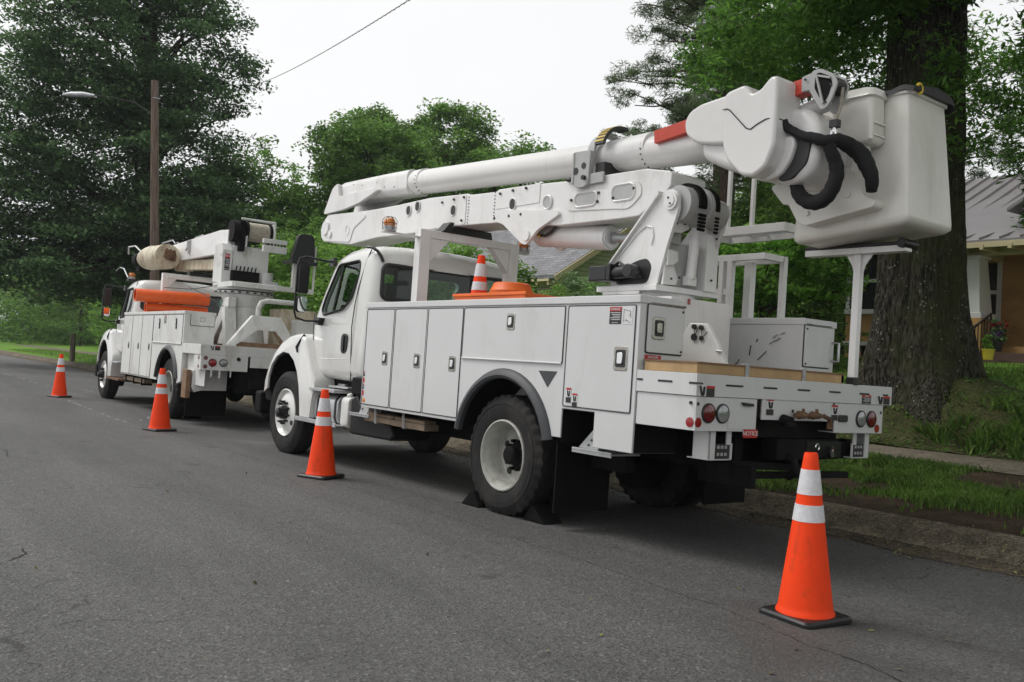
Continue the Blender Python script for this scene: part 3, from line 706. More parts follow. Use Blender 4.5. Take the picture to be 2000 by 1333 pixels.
    # rocker panel crease
    f = MB(); f.tube([(4.05+dx, -.191, 1.215), (3.6+dx, -.189, 1.217), (3.2+dx, -.190, 1.235)], .008, 5); f.tube([(3.13+dx, -.193, 1.24), (2.92+dx, -.20, 1.235)], .004, 5); f.build('door_crease', 'white', root)
    # bonnet
    secs = []
    for x, zt, hw, zl in ((4.08, 1.72, .88, .70), (4.35, 1.70, .84, .70), (4.7, 1.66, .78, .70), (5.0, 1.60, .72, .70), (5.3, 1.50, .66, .70), (5.5, 1.40, .62, .70), (5.62, 1.25, .58, .72), (5.66, 1.0, .56, .75)):
        sec = []
        for k in range(21):
            a = math.pi*k/20; ca, sa = math.cos(a), math.sin(a)
            y = -1.22+hw*math.copysign(abs(ca)**.55, ca); z = zl+.35+(zt-zl-.35)*(abs(sa)**.55)
            sec.append((x+dx, y, z))
        sec = [(x+dx, -1.22+hw, zl)]+sec+[(x+dx, -1.22-hw, zl)]
        secs.append(sec)
    MB().loft(secs).build('bonnet', 'white', root)
    # fenders
    outer = [(3.80, .985), (3.95, 1.10), (4.12, 1.42), (4.22, 1.50), (4.38, 1.50), (4.58, 1.475), (4.80, 1.40), (5.0, 1.27), (5.15, 1.10), (5.24, .92), (5.25, .78)]
    arch = [(5.16, .78), (5.145, .95), (5.07, 1.09), (4.93, 1.20), (4.74, 1.265), (4.56, 1.25), (4.40, 1.16), (4.29, 1.03), (4.21, .86), (4.17, .70), (4.13, .50), (3.86, .50), (3.84, .7), (3.78, .9)]
    for s in (1, -1):
        f = MB(); secs = []
        for y, i in ((-.075, .05), (-.085, .02), (-.115, 0.0), (-.3, -.004), (-.62, -.01)):
            o2 = outer; secs.append([(a+dx-(0 if 1 else 0), y if s > 0 else mir(y), b-(i*1.0)) for a, b in o2]+[(a+dx, y if s > 0 else mir(y), b) for a, b in arch])
        f.loft(secs); f.build('fender', 'white', root, ang=50)
        l = MB(); ap = [(a-.002 if a > 4.7 else a+.006, b-.006) for a, b in arch[:12]]; l.loft([[(a+dx, y if s > 0 else mir(y), b) for a, b in ap] for y in (-.10, -.64)], False, False); l.build('fender_liner', 'chassis', root, fix=False)
        l = MB(); l.tube([(a+dx, (-.11 if s > 0 else mir(-.11)), b-.012) for a, b in arch[1:10]], .012, 6); l.build('fender_lip', 'black', root)
        k = MB(); k.prism([(5.05+dx, .60), (5.30+dx, .62), (5.36+dx, .80), (5.27+dx, .86), (5.2+dx, .80)], 'y', -.12 if s > 0 else mir(-.12), -.5 if s > 0 else mir(-.5)); k.build('bumper_end', 'chassis', root, .02)
        lt = MB(); lt.tube([(4.20+dx, -.10 if s > 0 else mir(-.10), 1.49), (4.25+dx, -.09 if s > 0 else mir(-.09), 1.42), (4.33+dx, -.075 if s > 0 else mir(-.075), 1.33), (4.30+dx, -.07 if s > 0 else mir(-.07), 1.27)], [.012, .022, .022, .012], 8, flat=1.3); lt.build('bonnet_latch', 'gloss_black', root)
    f = MB(); f.box(5.5+dx, 5.72+dx, -2.3, -.14, .42, .72); f.build('front_bumper', 'chassis', root, .04)
    # inner wheel house
    f = MB(); f.box(4.0+dx, 5.3+dx, -1.85, -.60, .45, 1.18); f.build('engine_bay', 'chassis', root)
    f = MB(); f.box(3.0+dx, 4.2+dx, -2.1, -.34, .55, .99); f.box(2.6+dx, 3.0+dx, -1.9, -.55, .55, 1.05); f.build('cab_underside', 'chassis', root)
    # mirrors on loop arms
    for s in (1, -1):
        my = lambda y: y if s > 0 else mir(y)
        a = MB(); a.tube([(3.84+dx, my(-.24), 2.38), (3.90+dx, my(-.08), 2.395), (3.96+dx, my(.06), 2.415), (3.98+dx, my(.13), 2.39), (3.98+dx, my(.155), 2.30), (3.98+dx, my(.155), 1.75), (3.98+dx, my(.13), 1.68), (3.95+dx, my(.02), 1.65), (3.93+dx, my(-.18), 1.66)], .013, 8)
        a.box(3.80+dx, 3.90+dx, my(-.27), my(-.22), 2.33, 2.43); a.prism([(3.86+dx, 1.70), (4.02+dx, 1.71), (3.98+dx, 1.62), (3.90+dx, 1.61)], 'y', my(-.20), my(-.12)); ao = a.build('mirror_arm', 'gloss_black', root)
        m = MB(); secs = []
        for x, i in ((.0, .02), (.02, .0), (.07, .01), (.095, .04)): secs.append([(3.96+dx+x, my(b), c) for b, c in rrect(-.005+i, .145-i, 1.975+i, 2.355-i, .03)])
        m.loft(secs); m.build('mirror_housing', 'gloss_black', ao, ang=50)
        m = MB(); secs = []
        for x, i in ((.0, .01), (.02, .0), (.06, .01), (.08, .04)): secs.append([(3.97+dx+x, my(b), c) for b, c in rrect(-.005+i, .140-i, 1.745+i, 1.945-i, .045)])
        m.loft(secs); m.build('convex_housing', 'gloss_black', ao, ang=50)
        m = MB(); P = rrect(.007, .128, 1.757, 1.933, .04); m.add([(3.962+dx, my(b), c) for b, c in P], [tuple(range(len(P)))], False); m.build('convex_mirror', 'mirror', ao, fix=False)
        m = MB(); P = rrect(.01, .13, 1.99, 2.34, .025); m.add([(3.952+dx, my(b), c) for b, c in P], [tuple(range(len(P)))], False); m.build('mirror_glass', 'gloss_black', ao, fix=False)

def latch(root, x, z, ax='y', y=.002, big=1.0, dark=False):
    """paddle latch on a door; lies on plane y (ax y) or plane x (ax x)"""
    a = MB(); c = MB(); w, h = .058*big, .072*big
    P = rrect(x-w, x+w, z-h, z+h, .02)
    if ax == 'y': a.prism(P, 'y', y-.002, y+.008)
    else: a.prism([(u, v) for u, v in P], 'x', y+.002, y-.008)
    o = a.build('latch', 'dark_chrome', root, .004)
    Q = rrect(x-w*.72, x+w*.72, z-h*.72, z+h*.72, .015)
    if ax == 'y': c.prism(Q, 'y', y+.004, y+.0092)
    else: c.prism(Q, 'x', y-.004, y-.0092)
    c.build('recess', 'sticker_black', o)
    p = MB(); P2 = rrect(x-w*.35, x+w*.42, z-h*.45, z+h*.5, .012)
    if ax == 'y': p.prism(P2, 'y', y+.006, y+.019)
    else: p.prism(P2, 'x', y-.006, y-.019)
    p.build('paddle', 'chrome' if not dark else 'dark_chrome', o, .005)

def panel_door(root, x0, x1, z0, z1, s=1, name='compartment_door', mat='body_white', hinge=None):
    y0 = .0 if s > 0 else mir(.0); P = rrect(x0+.008, x1-.008, z0+.006, z1-.006, .012, 2)
    d = MB().prism(P, 'y', y0-.004*s, y0+.006*s); o = d.build(name, mat, root, .003)
    g = MB(); ring(g, [(a, y0+.0035*s, b) for a, b in rrect(x0+.003, x1-.003, z0+.002, z1-.002, .012, 2)], .0042); g.build('door_gap', 'sticker_black', o)
    if hinge:
        h = MB()
        if hinge == 'bottom': h.cyl((x0+.01, y0+.010*s, z0), (x1-.01, y0+.010*s, z0), .009, n=8)
        else: h.cyl((x1+.004, y0+.006*s, z0+.01), (x1+.004, y0+.006*s, z1-.01), .006, n=8)
        h.build('hinge', mat, o)
    return o

def decal(root, x, z, w, h, kind, ax='y', pl=.008, title='DANGER'):
    """kinds: danger (red head, black body), white (diagram), red (DANGER strip), pinch (small two part)"""
    def rect(x0, x1, z0, z1, mat, d, name='label_panel', par=None):
        m = MB()
        if ax == 'y': m.add([(x1, pl+d, z0), (x0, pl+d, z0), (x0, pl+d, z1), (x1, pl+d, z1)], [(0, 1, 2, 3)])
        else: m.add([(pl-d, x1, z0), (pl-d, x0, z0), (pl-d, x0, z1), (pl-d, x1, z1)], [(0, 1, 2, 3)])
        return m.build(name, mat, par or root, fix=False)
    def tx(s, size, cx, cz, mat, d, par, sx=1):
        if ax == 'y': text(par, s, size, (cx, pl+d, cz), (-1, 0, 0), (0, 0, 1), mat, sx=sx)
        else: text(par, s, size, (pl-d, cx, cz), (0, -1, 0), (0, 0, 1), mat, sx=sx)
    x0, x1, z0, z1 = x-w/2, x+w/2, z-h/2, z+h/2
    if kind == 'danger':
        b = rect(x0, x1, z0, z1, 'sticker_black', 0, 'warning_label'); rect(x0, x1, z1-h*.26, z1, 'sticker_red', .0012, par=b); tx(title, h*.20, x, z1-h*.14, 'sticker', .0025, b, .95)
        for k in range(5): rect(x0+w*.08, x1-w*(.08+.1*(k % 3)), z1-h*(.36+.1*k), z1-h*(.325+.1*k), 'sticker', .0012, 'text_line', b)
        tx('KEEP CLEAR', h*.09, x, z0+h*.07, 'sticker', .0025, b)
    elif kind == 'white':
        b = rect(x0, x1, z0, z1, 'sticker', 0, 'diagram_label')
        mk = MB(); F = (lambda u, v: (x1-u*w, pl+.002, z0+v*h)) if ax == 'y' else (lambda u, v: (pl-.002, x1-u*w, z0+v*h))
        for a, c in (((.12, .1), (.12, .85)), ((.12, .85), (.45, .78)), ((.45, .78), (.8, .75)), ((.8, .75), (.85, .35)), ((.3, .3), (.7, .12)), ((.7, .12), (.85, .1)), ((.8, .6), (.7, .45)), ((.2, .2), (.5, .2))): mk.bar(F(*a), F(*c), .0016)
        mk.build('line_drawing', 'sticker_black', b)
    elif kind == 'red':
        b = rect(x0, x1, z0, z1, 'sticker_red', 0, 'warning_label'); tx(title, h*.72, x, z, 'sticker', .0015, b, 1.1)
    elif kind == 'pinch':
        b = rect(x0, x1, z0, z1, 'sticker', 0, 'warning_label'); rect(x0, x1, z1-h*.14, z1, 'sticker_red', .0012, par=b); rect(x0, x1, z0, z0+h*.36, 'sticker_black', .0012, par=b)
        m = MB(); F = (lambda u, v: (x1-u*w, pl+.002, z0+v*h)) if ax == 'y' else (lambda u, v: (pl-.002, x1-u*w, z0+v*h))
        m.bar(F(.3, .82), F(.42, .45), w*.14); m.bar(F(.42, .45), F(.66, .45), w*.12); m.bar(F(.66, .45), F(.74, .8), w*.14); m.build('pictogram', 'sticker_black', b)
    elif kind == 'side':
        b = rect(x0, x1, z0, z1, 'sticker', 0, 'warning_label'); rect(x0, x0+w*.52, z0, z1, 'sticker_black', .0012, par=b); rect(x0, x0+w*.52, z1-h*.25, z1, 'sticker_red', .0018, par=b)
        m = MB(); F = (lambda u, v: (x1-u*w, pl+.002, z0+v*h)) if ax == 'y' else (lambda u, v: (pl-.002, x1-u*w, z0+v*h))
        m.bar(F(.08, .95), F(.2, .1), w*.08); m.bar(F(.2, .1), F(.3, .1), w*.06); m.bar(F(.3, .1), F(.34, .9), w*.08); m.build('pictogram', 'sticker_black', b)

def lamp(root, y, z, r, mat, x, name='tail_light', rim='sticker_black'):
    m = MB(); m.lathe((x, y, z), [(.0, r*1.12), (-.010, r*1.1), (-.014, r), (-.006, r*.95)], 'x', 28, 1); o = m.build(name, rim, root)
    l = MB(); l.lathe((x, y, z), [(-.004, r), (-.014, r*.93), (-.020, r*.6), (-.022, .001)], 'x', 28, 1); l.build('lens', mat, o)
def dot(root, y, z, r, mat, x, name='reflector', ax='x'):
    m = MB(); m.lathe((x, y, z), [(0, r), (-.004, r*.97), (-.0055, .001)] if ax == 'x' else [(0, r), (.004, r*.97), (.0055, .001)], ax, 20, 1); return m.build(name, mat, root)
def beacon(root, x, y, z):
    b = MB(); b.lathe((x, y, z), [(0, .075), (.015, .075), (.02, .068), (.06, .068)], 'z', 24); o = b.build('beacon', 'zinc', root)
    l = MB(); l.lathe((x, y, z), [(.058, .060), (.085, .064), (.12, .06), (.138, .045), (.142, .001)], 'z', 24); l.build('lens', 'amber', o)
    g = MB()
    for k in range(6):
        a = k*math.pi/3; g.tube([(x+.074*math.cos(a), y+.074*math.sin(a), z+.02), (x+.078*math.cos(a), y+.078*math.sin(a), z+.12), (x+.05*math.cos(a), y+.05*math.sin(a), z+.155), (x, y, z+.16)], .0035, 5)
    g.tube([(x+.077*math.cos(a*math.pi/10), y+.077*math.sin(a*math.pi/10), z+.09) for a in range(20)], .0035, 5, closed=True); g.build('guard', 'rust', o)

# side of a service body with the wheel arch cut out
def body_side(root, x0, x1, z0, z1, zr, arch_r, cut=None, s=1, depth=.465, mat='body_white'):
    poly = [(x1, z0), (x1, z1), (x0, z1), (x0, zr)]
    if cut: poly += [(cut[0], zr), (cut[0], cut[2]), (cut[1], cut[2]), (cut[1], z0)]
    ar = [(arch_r*math.cos(a)-.02, .56+arch_r*math.sin(a)) for a in [math.pi-.25-(math.pi-.5)*k/18 for k in range(19)]]
    ar = [(a, max(b, z0)) for a, b in ar]
    poly += [(ar[0][0], z0)]+ar[1:-1]+[(ar[-1][0], z0)]
    ya, yb = (0, -depth) if s > 0 else (mir(0), mir(-depth))
    return MB().prism(poly, 'y', ya, yb).build('service_body', mat, root, .006)
def arch_strip(root, arch_r, s=1, w=.055, mat='fender'):
    sec = []; y0 = -.01 if s > 0 else mir(-.01)
    for k in range(25):
        a = math.pi-.22-(math.pi-.40)*k/24; c, sn = math.cos(a), math.sin(a)
        def p(r, y): return (r*c-.02, y0+y*s, .56+r*sn)
        sec.append([p(arch_r-.03, 0), p(arch_r-.03, .045), p(arch_r-.005, .06), p(arch_r+w*.6, .045), p(arch_r+w, .012), p(arch_r+w, 0)])
    MB().loft(sec).build('wheel_arch_flare', mat, root)
    l = MB(); sec = []
    for k in range(25):
        a = math.pi-.22-(math.pi-.44)*k/24; c, sn = math.cos(a), math.sin(a); sec.append([(arch_r*c-.02, y0-.01*s, .56+arch_r*sn), (arch_r*c-.02, y0-.68*s, .56+arch_r*sn), ((arch_r-.01)*c-.02, y0-.68*s, .56+(arch_r-.01)*sn), ((arch_r-.01)*c-.02, y0-.01*s, .56+(arch_r-.01)*sn)])
    l.loft(sec).build('wheel_arch_liner', 'chassis', root)
def frame_rails(root, x0, x1):
    f = MB()
    for y in (-.80, -1.64): f.box(x0, x1, y-.05, y+.05, .60, .86)
    for x in (x0+.3, -.9, .9, 2.2, 3.2): 
        if x0 < x < x1: f.box(x-.05, x+.05, -1.6, -.84, .62, .84)
    f.build('chassis_frame', 'chassis', root, .008)
    a = MB(); a.cyl((0, -.5, .505), (0, -1.94, .505), .075); a.ell((0, -1.22, .505), .2, .17, .2); a.cyl((0, -1.22, .52), (2.8, -1.22, .68), .05); a.build('rear_axle', 'chassis', root)
    a = MB(); a.bar((4.6, -.4, .45), (4.6, -2.04, .45), .10, .12); a.build('front_axle', 'chassis', root)
    a = MB()
    for y in (-.72, -1.72): a.prism([(-.7, .62), (0, .50), (.7, .62), (.7, .68), (0, .58), (-.7, .68)], 'y', y-.05, y+.05)
    a.build('leaf_spring', 'chassis', root)
    t = MB(); t.box(.75, 2.3, -.98, -.70, .48, .66); t.box(.85, 2.6, -2.2, -1.75, .42, .78); t.build('air_tank', 'chassis', root, .04)
# ------------------------------------------------------------------ bucket truck
T1 = thing('bucket_truck', 'white bucket truck with folded aerial boom over its cab and bucket above its tail', 'utility truck', T1M)
def P1(name, mat, fn, bev=0, parent=None, **k): return part(parent or T1, name, mat, fn, bev, **k)
cab(T1, 0)
wheel(T1, 4.593, 1, 'front'); wheel(T1, 4.593, -1, 'front')
for s in (1, -1): wheel(T1, 0, s, 'rear'); wheel(T1, 0, s, 'inner')
frame_rails(T1, -1.9, 5.4)
for s in (1, -1):
    my0 = lambda y: y if s > 0 else mir(y)
    body_side(T1, -1.58, 2.47, .735, 1.83, .70, .635, (-1.165, -.79, .965), s)
    arch_strip(T1, .635, s)
    yo, yi = (.016, -.475) if s > 0 else (mir(.016), mir(-.475))
    P1('top_rail', 'body_white', lambda m: m.box(-1.59, 2.485, yi, yo, 1.788, 1.848), .008)
    P1('recess_panel', 'chassis', lambda m: (m.box(-.796, -.791, my0(-.012), my0(-.46), .70, .962), m.box(-1.162, -.797, my0(-.012), my0(-.46), .958, .963), m.box(-1.5865, -1.5815, my0(-.016), my0(-.46), .703, .915)))
    P1('recess_box', 'chassis', lambda m: m.box(-1.17, -.78, (-.36 if s > 0 else mir(-.36)), (-.46 if s > 0 else mir(-.46)), .5, .97))
    for i, (a, b, c, d) in enumerate(((1.885, 2.455, .765, 1.775), (1.262, 1.865, .765, 1.775), (.652, 1.245, .765, 1.775))):
        o = panel_door(T1, a, b, c, d, s, hinge='side')
        if s > 0: latch(o, (2.023, 1.398, .78)[i], (1.267, 1.263, 1.257)[i])
    o = panel_door(T1, -.765, .638, 1.318, 1.775, s, hinge='bottom')
    if s > 0:
        latch(o, -.067, 1.648, big=1.0)
    o = panel_door(T1, -1.545, -.80, .985, 1.775, s, hinge='side')
    if s > 0: latch(o, -1.417, 1.379, big=1.25)
    P1('mud_flap', 'flap', lambda m: m.box(-.72, -.735, -.03 if s > 0 else mir(-.03), -.62 if s > 0 else mir(-.62), .13, .72))
    P1('light_recess', 'fender', lambda m: m.prism([(-.475, 1.25), (-.708, 1.253), (-.60, 1.12)], 'y', .003 if s > 0 else mir(.003), -.01 if s > 0 else mir(-.01)))
decal(T1, -1.335, 1.697, .125, .128, 'danger'); decal(T1, -1.462, 1.697, .10, .128, 'white')
decal(T1, -.868, 1.075, .058, .115, 'pinch', pl=.0085); decal(T1, -.942, 1.04, .055, .105, 'pinch', pl=.0085)
for k, (z, kd) in enumerate(((1.09, 'pinch'), (1.02, 'red'), (.955, 'pinch'), (.885, 'red'))): decal(T1, 2.435, z, .04, .05, kd, pl=.008, title='')
dot(T1, 2.40, .808, .025, 'amber', 0, ax='y') if False else None
P1('side_marker', 'amber', lambda m: m.lathe((2.405, .004, .81), [(0, .027), (.006, .025), (.008, .001)], 'y', 18))
# rear faces of the two side boxes
for s in (1, -1):
    my = lambda y: y if s > 0 else mir(y)
    o = P1('rear_door', 'body_white', lambda m: m.prism(rrect(min(my(-.455), my(-.075)), max(my(-.455), my(-.075)), 1.437, 1.785, .015), 'x', -1.58, -1.597), .004)
    P1('door_seal', 'sticker_black', lambda m: ring(m, [(-1.585, a, b) for a, b in rrect(min(my(-.46), my(-.07)), max(my(-.46), my(-.07)), 1.432, 1.79, .018)], .005), parent=o)
    if s > 0: latch(o, -.182, 1.617, 'x', -1.597, 1.15, dark=True)
    P1('door_bolt', 'sticker_black', lambda m: [m.cyl((-1.595, my(-.435), z), (-1.603, my(-.435), z), .009, n=10) for z in (1.757, 1.458)], parent=o)
    P1('drip_rail', 'chrome', lambda m: m.cyl((-1.60, my(-.46), 1.797), (-1.60, my(-.09), 1.797), .008, n=8), parent=o)
decal(T1, -.155, 1.402, .17, .034, 'red', 'x', -1.584)
# bed between the boxes, wooden deck
P1('bed_floor', 'body_white', lambda m: (m.box(-1.59, 2.46, -1.965, -.47, .92, 1.29), m.box(-2.14, -1.59, -2.436, -.004, 1.16, 1.29)), .004)
P1('bulkhead', 'body_white', lambda m: m.box(2.40, 2.46, -1.965, -.475, 1.29, 1.80), .004)
wd = P1('wooden_deck', 'wood_new', lambda m: (m.box(-2.10, -1.61, -.085, -.048, 1.307, 1.374), m.box(-2.10, -2.062, -1.80, -.086, 1.307, 1.374), m.box(-2.10, -1.0, -1.80, -1.763, 1.309, 1.372)), .002)
P1('plywood_top', 'wood_block', lambda m: m.box(-2.108, -1.0, -1.808, -.5, 1.374, 1.386).box(-2.108, -1.60, -.5, -.042, 1.374, 1.386), parent=wd)
for y in (-.575, -1.255): P1('deck_clamp', 'zinc', lambda m: m.box(-2.104, -2.112, y-.02, y+.02, 1.27, 1.40).box(-2.07, -2.113, y-.035, y+.035, 1.39, 1.396).box(-2.104, -2.118, y-.012, y+.012, 1.33, 1.36), .002, wd)
# tailboard
def tail(m):
    m.box(-2.147, -2.13, -2.44, 0, 1.153, 1.305); m.box(-2.13, -1.585, -.006, 0, 1.153, 1.305); m.box(-2.13, -1.585, -2.434, -2.44, 1.153, 1.305)
tl = P1('tailboard', 'body_white', tail, .003)
P1('tail_centre_panel', 'body_white', lambda m: m.box(-2.140, -2.125, -1.612, -.73, 1.005, 1.153), .003)
for s in (1, -1):
    ya, yb = ((-.012, -.665) if s > 0 else (-2.325, -1.64)); yo = ya if s > 0 else ya
    P1('light_box', 'body_white', lambda m: (m.box(-2.142, -2.128, ya, yb, .922, 1.150), m.box(-2.128, -1.59, ya, ya+(.012 if s < 0 else -.012), .922, 1.150), m.box(-2.142, -1.60, ya, yb, .918, .926)), .003)
slots = [(-.30, -.49), (-.72, -.88), (-1.13, -1.285), (-1.535, -1.69), (-1.955, -2.10), (-2.30, -2.38)]
P1('stake_slot', 'sticker_black', lambda m: [m.prism(rrect(b, a, 1.229, 1.243, .006, 2), 'x', -2.1505, -2.146) for a, b in slots] and [m.prism(rrect(a, b, 1.232, 1.246, .006, 2), 'y', -.004, .0035) for a, b in ((-1.65, -1.59), (-1.93, -1.795), (-2.20, -2.08))])
P1('rivet_hole', 'sticker_black', lambda m: (m.cyl((-2.10, -.008, 1.105), (-2.10, -.0, 1.105), .012, n=10), m.cyl((-2.143, -.03, 1.10), (-2.146, -.03, 1.10), .013, n=10), m.cyl((-2.143, -2.29, 1.09), (-2.146, -2.29, 1.09), .012, n=10), m.cyl((-2.143, -1.09, 1.075), (-2.146, -1.09, 1.075), .013, n=10)))
for y, mt in ((-.138, 'red_dark'), (-.285, 'clear_lens')): lamp(T1, y, 1.040, .062, mt, -2.143)
for y, mt in ((-1.998, 'clear_lens'), (-2.15, 'red_dark')): lamp(T1, y, 1.034, .062, mt, -2.143)
dot(T1, -.041, .975, .034, 'red_lens', -2.143); dot(T1, -2.243, .958, .034, 'red_lens', -2.143)
P1('reflector', 'red_lens', lambda m: m.lathe((-2.097, -.010, .973), [(0, .034), (.004, .033), (.006, .001)], 'y', 20))
P1('plate_lamp', 'sticker_black', lambda m: m.prism([(-.48, 1.125), (-.60, 1.118), (-.61, 1.098), (-.50, 1.10)], 'x', -2.143, -2.165), .004)
P1('plate_lamp', 'sticker_black', lambda m: m.prism(rrect(-1.80, -1.68, 1.005, 1.06, .015), 'x', -2.143, -2.158), .004)
P1('access_plate', 'body_white', lambda m: m.box(-2.144, -2.147, -.655, -.35, .935, 1.075), .001)
decal(T1, -.815, 1.10, .085, .12, 'pinch', 'x', -2.1425); decal(T1, -1.632, 1.075, .085, .12, 'pinch', 'x', -2.1425)
decal(T1, -.10, 1.19, .165, .072, 'side', 'x', -2.150); decal(T1, -2.06, 1.193, .13, .07, 'danger', 'x', -2.150); decal(T1, -2.31, 1.193, .19, .068, 'side', 'x', -2.150)
decal(T1, -.60, .905, .16, .06, 'red', 'x', -2.147, title='NOTICE')
# hydraulic couplers and plugs
def coup(m):
    for y in (-1.16, -1.33):
        m.cyl((-2.14, y, 1.055), (-2.20, y, 1.05), .026, n=12); m.cyl((-2.20, y-.03, 1.05), (-2.20, y+.12, 1.045), .020, n=10); m.cyl((-2.20, y+.02, 1.06), (-2.20, y+.02, 1.10), .012, n=8)
        m.ell((-2.205, y+.075, 1.048), .03, .03, .03, 10, 6)
    m.tube([(-2.20, -1.40, 1.05), (-2.21, -1.46, 1.03), (-2.20, -1.50, .98)], .018, 8); m.box(-2.19, -2.205, -1.53, -1.46, .95, 1.0)
P1('hydraulic_coupling', 'rust', coup, .002)
P1('trailer_socket', 'chassis', lambda m: m.cyl((-2.14, -.97, 1.01), (-2.22, -.97, .995), .042, n=14).box(-2.19, -2.23, -1.02, -.92, .96, .99), .004)
# rear steps with black light panels
for s in (1, -1):
    my = lambda y: y if s > 0 else mir(y)
    o = P1('step_bracket', 'body_white', lambda m: (m.box(-2.10, -2.085, my(-.225), my(-.285), .716, .925), m.box(-2.10, -1.95, my(-.225), my(-.232), .716, .925), m.box(-2.10, -2.085, my(-.41), my(-.455), .82, .925), m.box(-2.10, -2.085, my(-.455), my(-.470), .716, .83), m.box(-2.098, -1.9, my(-.225), my(-.46), .712, .720)), .002)
    P1('light_panel', 'sticker_black', lambda m: m.box(-2.09, -2.075, my(-.288), my(-.452), .722, .825), parent=o)
    P1('led_row', 'zinc', lambda m: [m.box(-2.091, -2.094, my(-.315-.04*i), my(-.340-.04*i), z, z+.022) for i in range(3) for z in (.742, .792)], parent=o)
P1('hitch', 'chassis', lambda m: (m.box(-2.0, -1.9, -1.90, -.74, .86, 1.0), m.box(-2.05, -1.9, -1.86, -1.06, .70, .86), m.box(-2.02, -1.9, -2.14, -1.86, .70, .84), m.tube([(-2.0, -1.2, .74), (-2.1, -1.2, .70), (-2.12, -1.2, .62), (-2.05, -1.2, .57)], .035, 8), m.box(-2.1, -1.6, -.76, -.70, .5, .66)), .01)
P1('towing_plate', 'gloss_black', lambda m: m.box(-2.06, -2.05, -1.88, -1.42, .715, .84), .004)
P1('tow_shackle', 'chrome', lambda m: (m.tube([(-2.08, -1.52+.025*math.cos(a*.7), .80+.025*math.sin(a*.7)) for a in range(7)], .007, 6), m.tube([(-2.08, -1.72, .80), (-2.10, -1.68, .77), (-2.10, -1.70, .735), (-2.08, -1.75, .735)], .016, 8)))
P1('tow_bar', 'chassis', lambda m: (m.bar((-1.9, -.7, .66), (-2.05, -1.45, .63), .05), m.bar((-1.9, -.7, .575), (-2.05, -1.98, .575), .05)))
# folding step behind the rear wheel
for x, n1 in ((-1.08, 'rear'), (2.62, 'front')):
    o = P1('folding_step', 'tread', lambda m: (m.box(x-.24, x+.20, -.36, -.05, (.650 if x < 0 else .632), (.665 if x < 0 else .648)), m.box(x-.24, x+.20, -.062, -.05, (.635 if x < 0 else .62), (.675 if x < 0 else .655))), .003)
    P1('riser', 'tread', lambda m: m.prism([(x+.20, .67), (x-.02, .67), (x-.10, .84), (x+.02, .84)] if x < 0 else [(x+.1, .65), (x-.1, .65), (x-.12, .82), (x-.02, .84)], 'y', -.12, -.28), parent=o)
    P1('grip_hole', 'sticker_black', lambda m: [m.cyl((x+dx2, -.118, z), (x+dx2, -.112, z), .009, n=8) for dx2, z in ((.08, .70), (.02, .70), (.05, .74), (-.01, .74), (.0, .79), (-.04, .79))], parent=o)
# under the cab
P1('upper_step', 'tread', lambda m: m.box(3.22, 3.86, -.30, -.05, .832, .868).box(3.45, 3.62, -.5, -.3, .9, .93), .004)
P1('lower_step', 'tread', lambda m: m.box(3.10, 4.17, -.24, -.04, .455, .475).box(3.10, 4.17, -.045, -.035, .45, .50), .004)
P1('sill_plate', 'tread', lambda m: m.box(3.18, 3.66, -.42, -.20, .885, .905), .003)
P1('fuel_tank', 'alu', lambda m: m.loft([[(x, a, b) for a, b in rrect(-.52, -.12, .47, .80, .09)] for x in (3.24, 3.84)]), .01)
P1('tank_strap', 'black', lambda m: [m.loft([[(x, a, b) for a, b in rrect(-.525, -.112, .465, .808, .09)] for x in (xx, xx+.035)]) for xx in (3.27, 3.72)])
P1('fluid_tank', 'old_white', lambda m: m.loft([[(x, a, b) for a, b in rrect(-.48, -.13, .45, .80, .06)] for x in (3.0, 3.18)]).cyl((3.08, -.2, .78), (3.08, -.18, .84), .035), .015)
P1('battery_box', 'tank', lambda m: m.prism([(2.96, .40), (2.97, .78), (2.86, .84), (2.75, .74), (2.62, .60), (2.1, .60), (2.0, .46), (2.05, .41)], 'y', -.14, -.62), .03)
P1('cab_step_box', 'chassis', lambda m: m.box(2.72, 3.02, -.5, -.16, .84, 1.03), .02)
P1('plank_strap', 'alu', lambda m: [m.bar((x, -.05, .735), (x-.02, -.045, .58), .02, .01) for x in (2.24, 1.67)] and [m.bar((x, -.05, .58), (x, -.3, .565), .02, .01) for x in (2.22, 1.65)])
# centre controls
P1('lower_control_panel', 'white', lambda m: m.prism([(-1.30, 1.578), (-1.39, 1.705), (-1.565, 1.70), (-1.665, 1.568), (-1.763, 1.392), (-1.30, 1.392)], 'y', -.75, -.80), .008)
P1('control_knob', 'sticker_black', lambda m: [m.cyl((x, -.742, z), (x, -.72, z), .02, n=12) for x, z in ((-1.455, 1.672), (-1.525, 1.665))] and m.cyl((-1.45, -.745, 1.592), (-1.45, -.735, 1.592), .028, n=14).cyl((-1.525, -.745, 1.585), (-1.525, -.735, 1.585), .02, n=14))
P1('control_cable', 'sticker_black', lambda m: m.tube([(-1.46, -.725, 1.66), (-1.48, -.715, 1.60), (-1.50, -.72, 1.66)], .004, 5).tube([(-1.53, -.725, 1.65), (-1.56, -.71, 1.59), (-1.60, -.72, 1.63)], .004, 5))
P1('panel_handle', 'alu', lambda m: m.cyl((-1.68, -.74, 1.49), (-1.74, -.74, 1.488), .009, n=8))
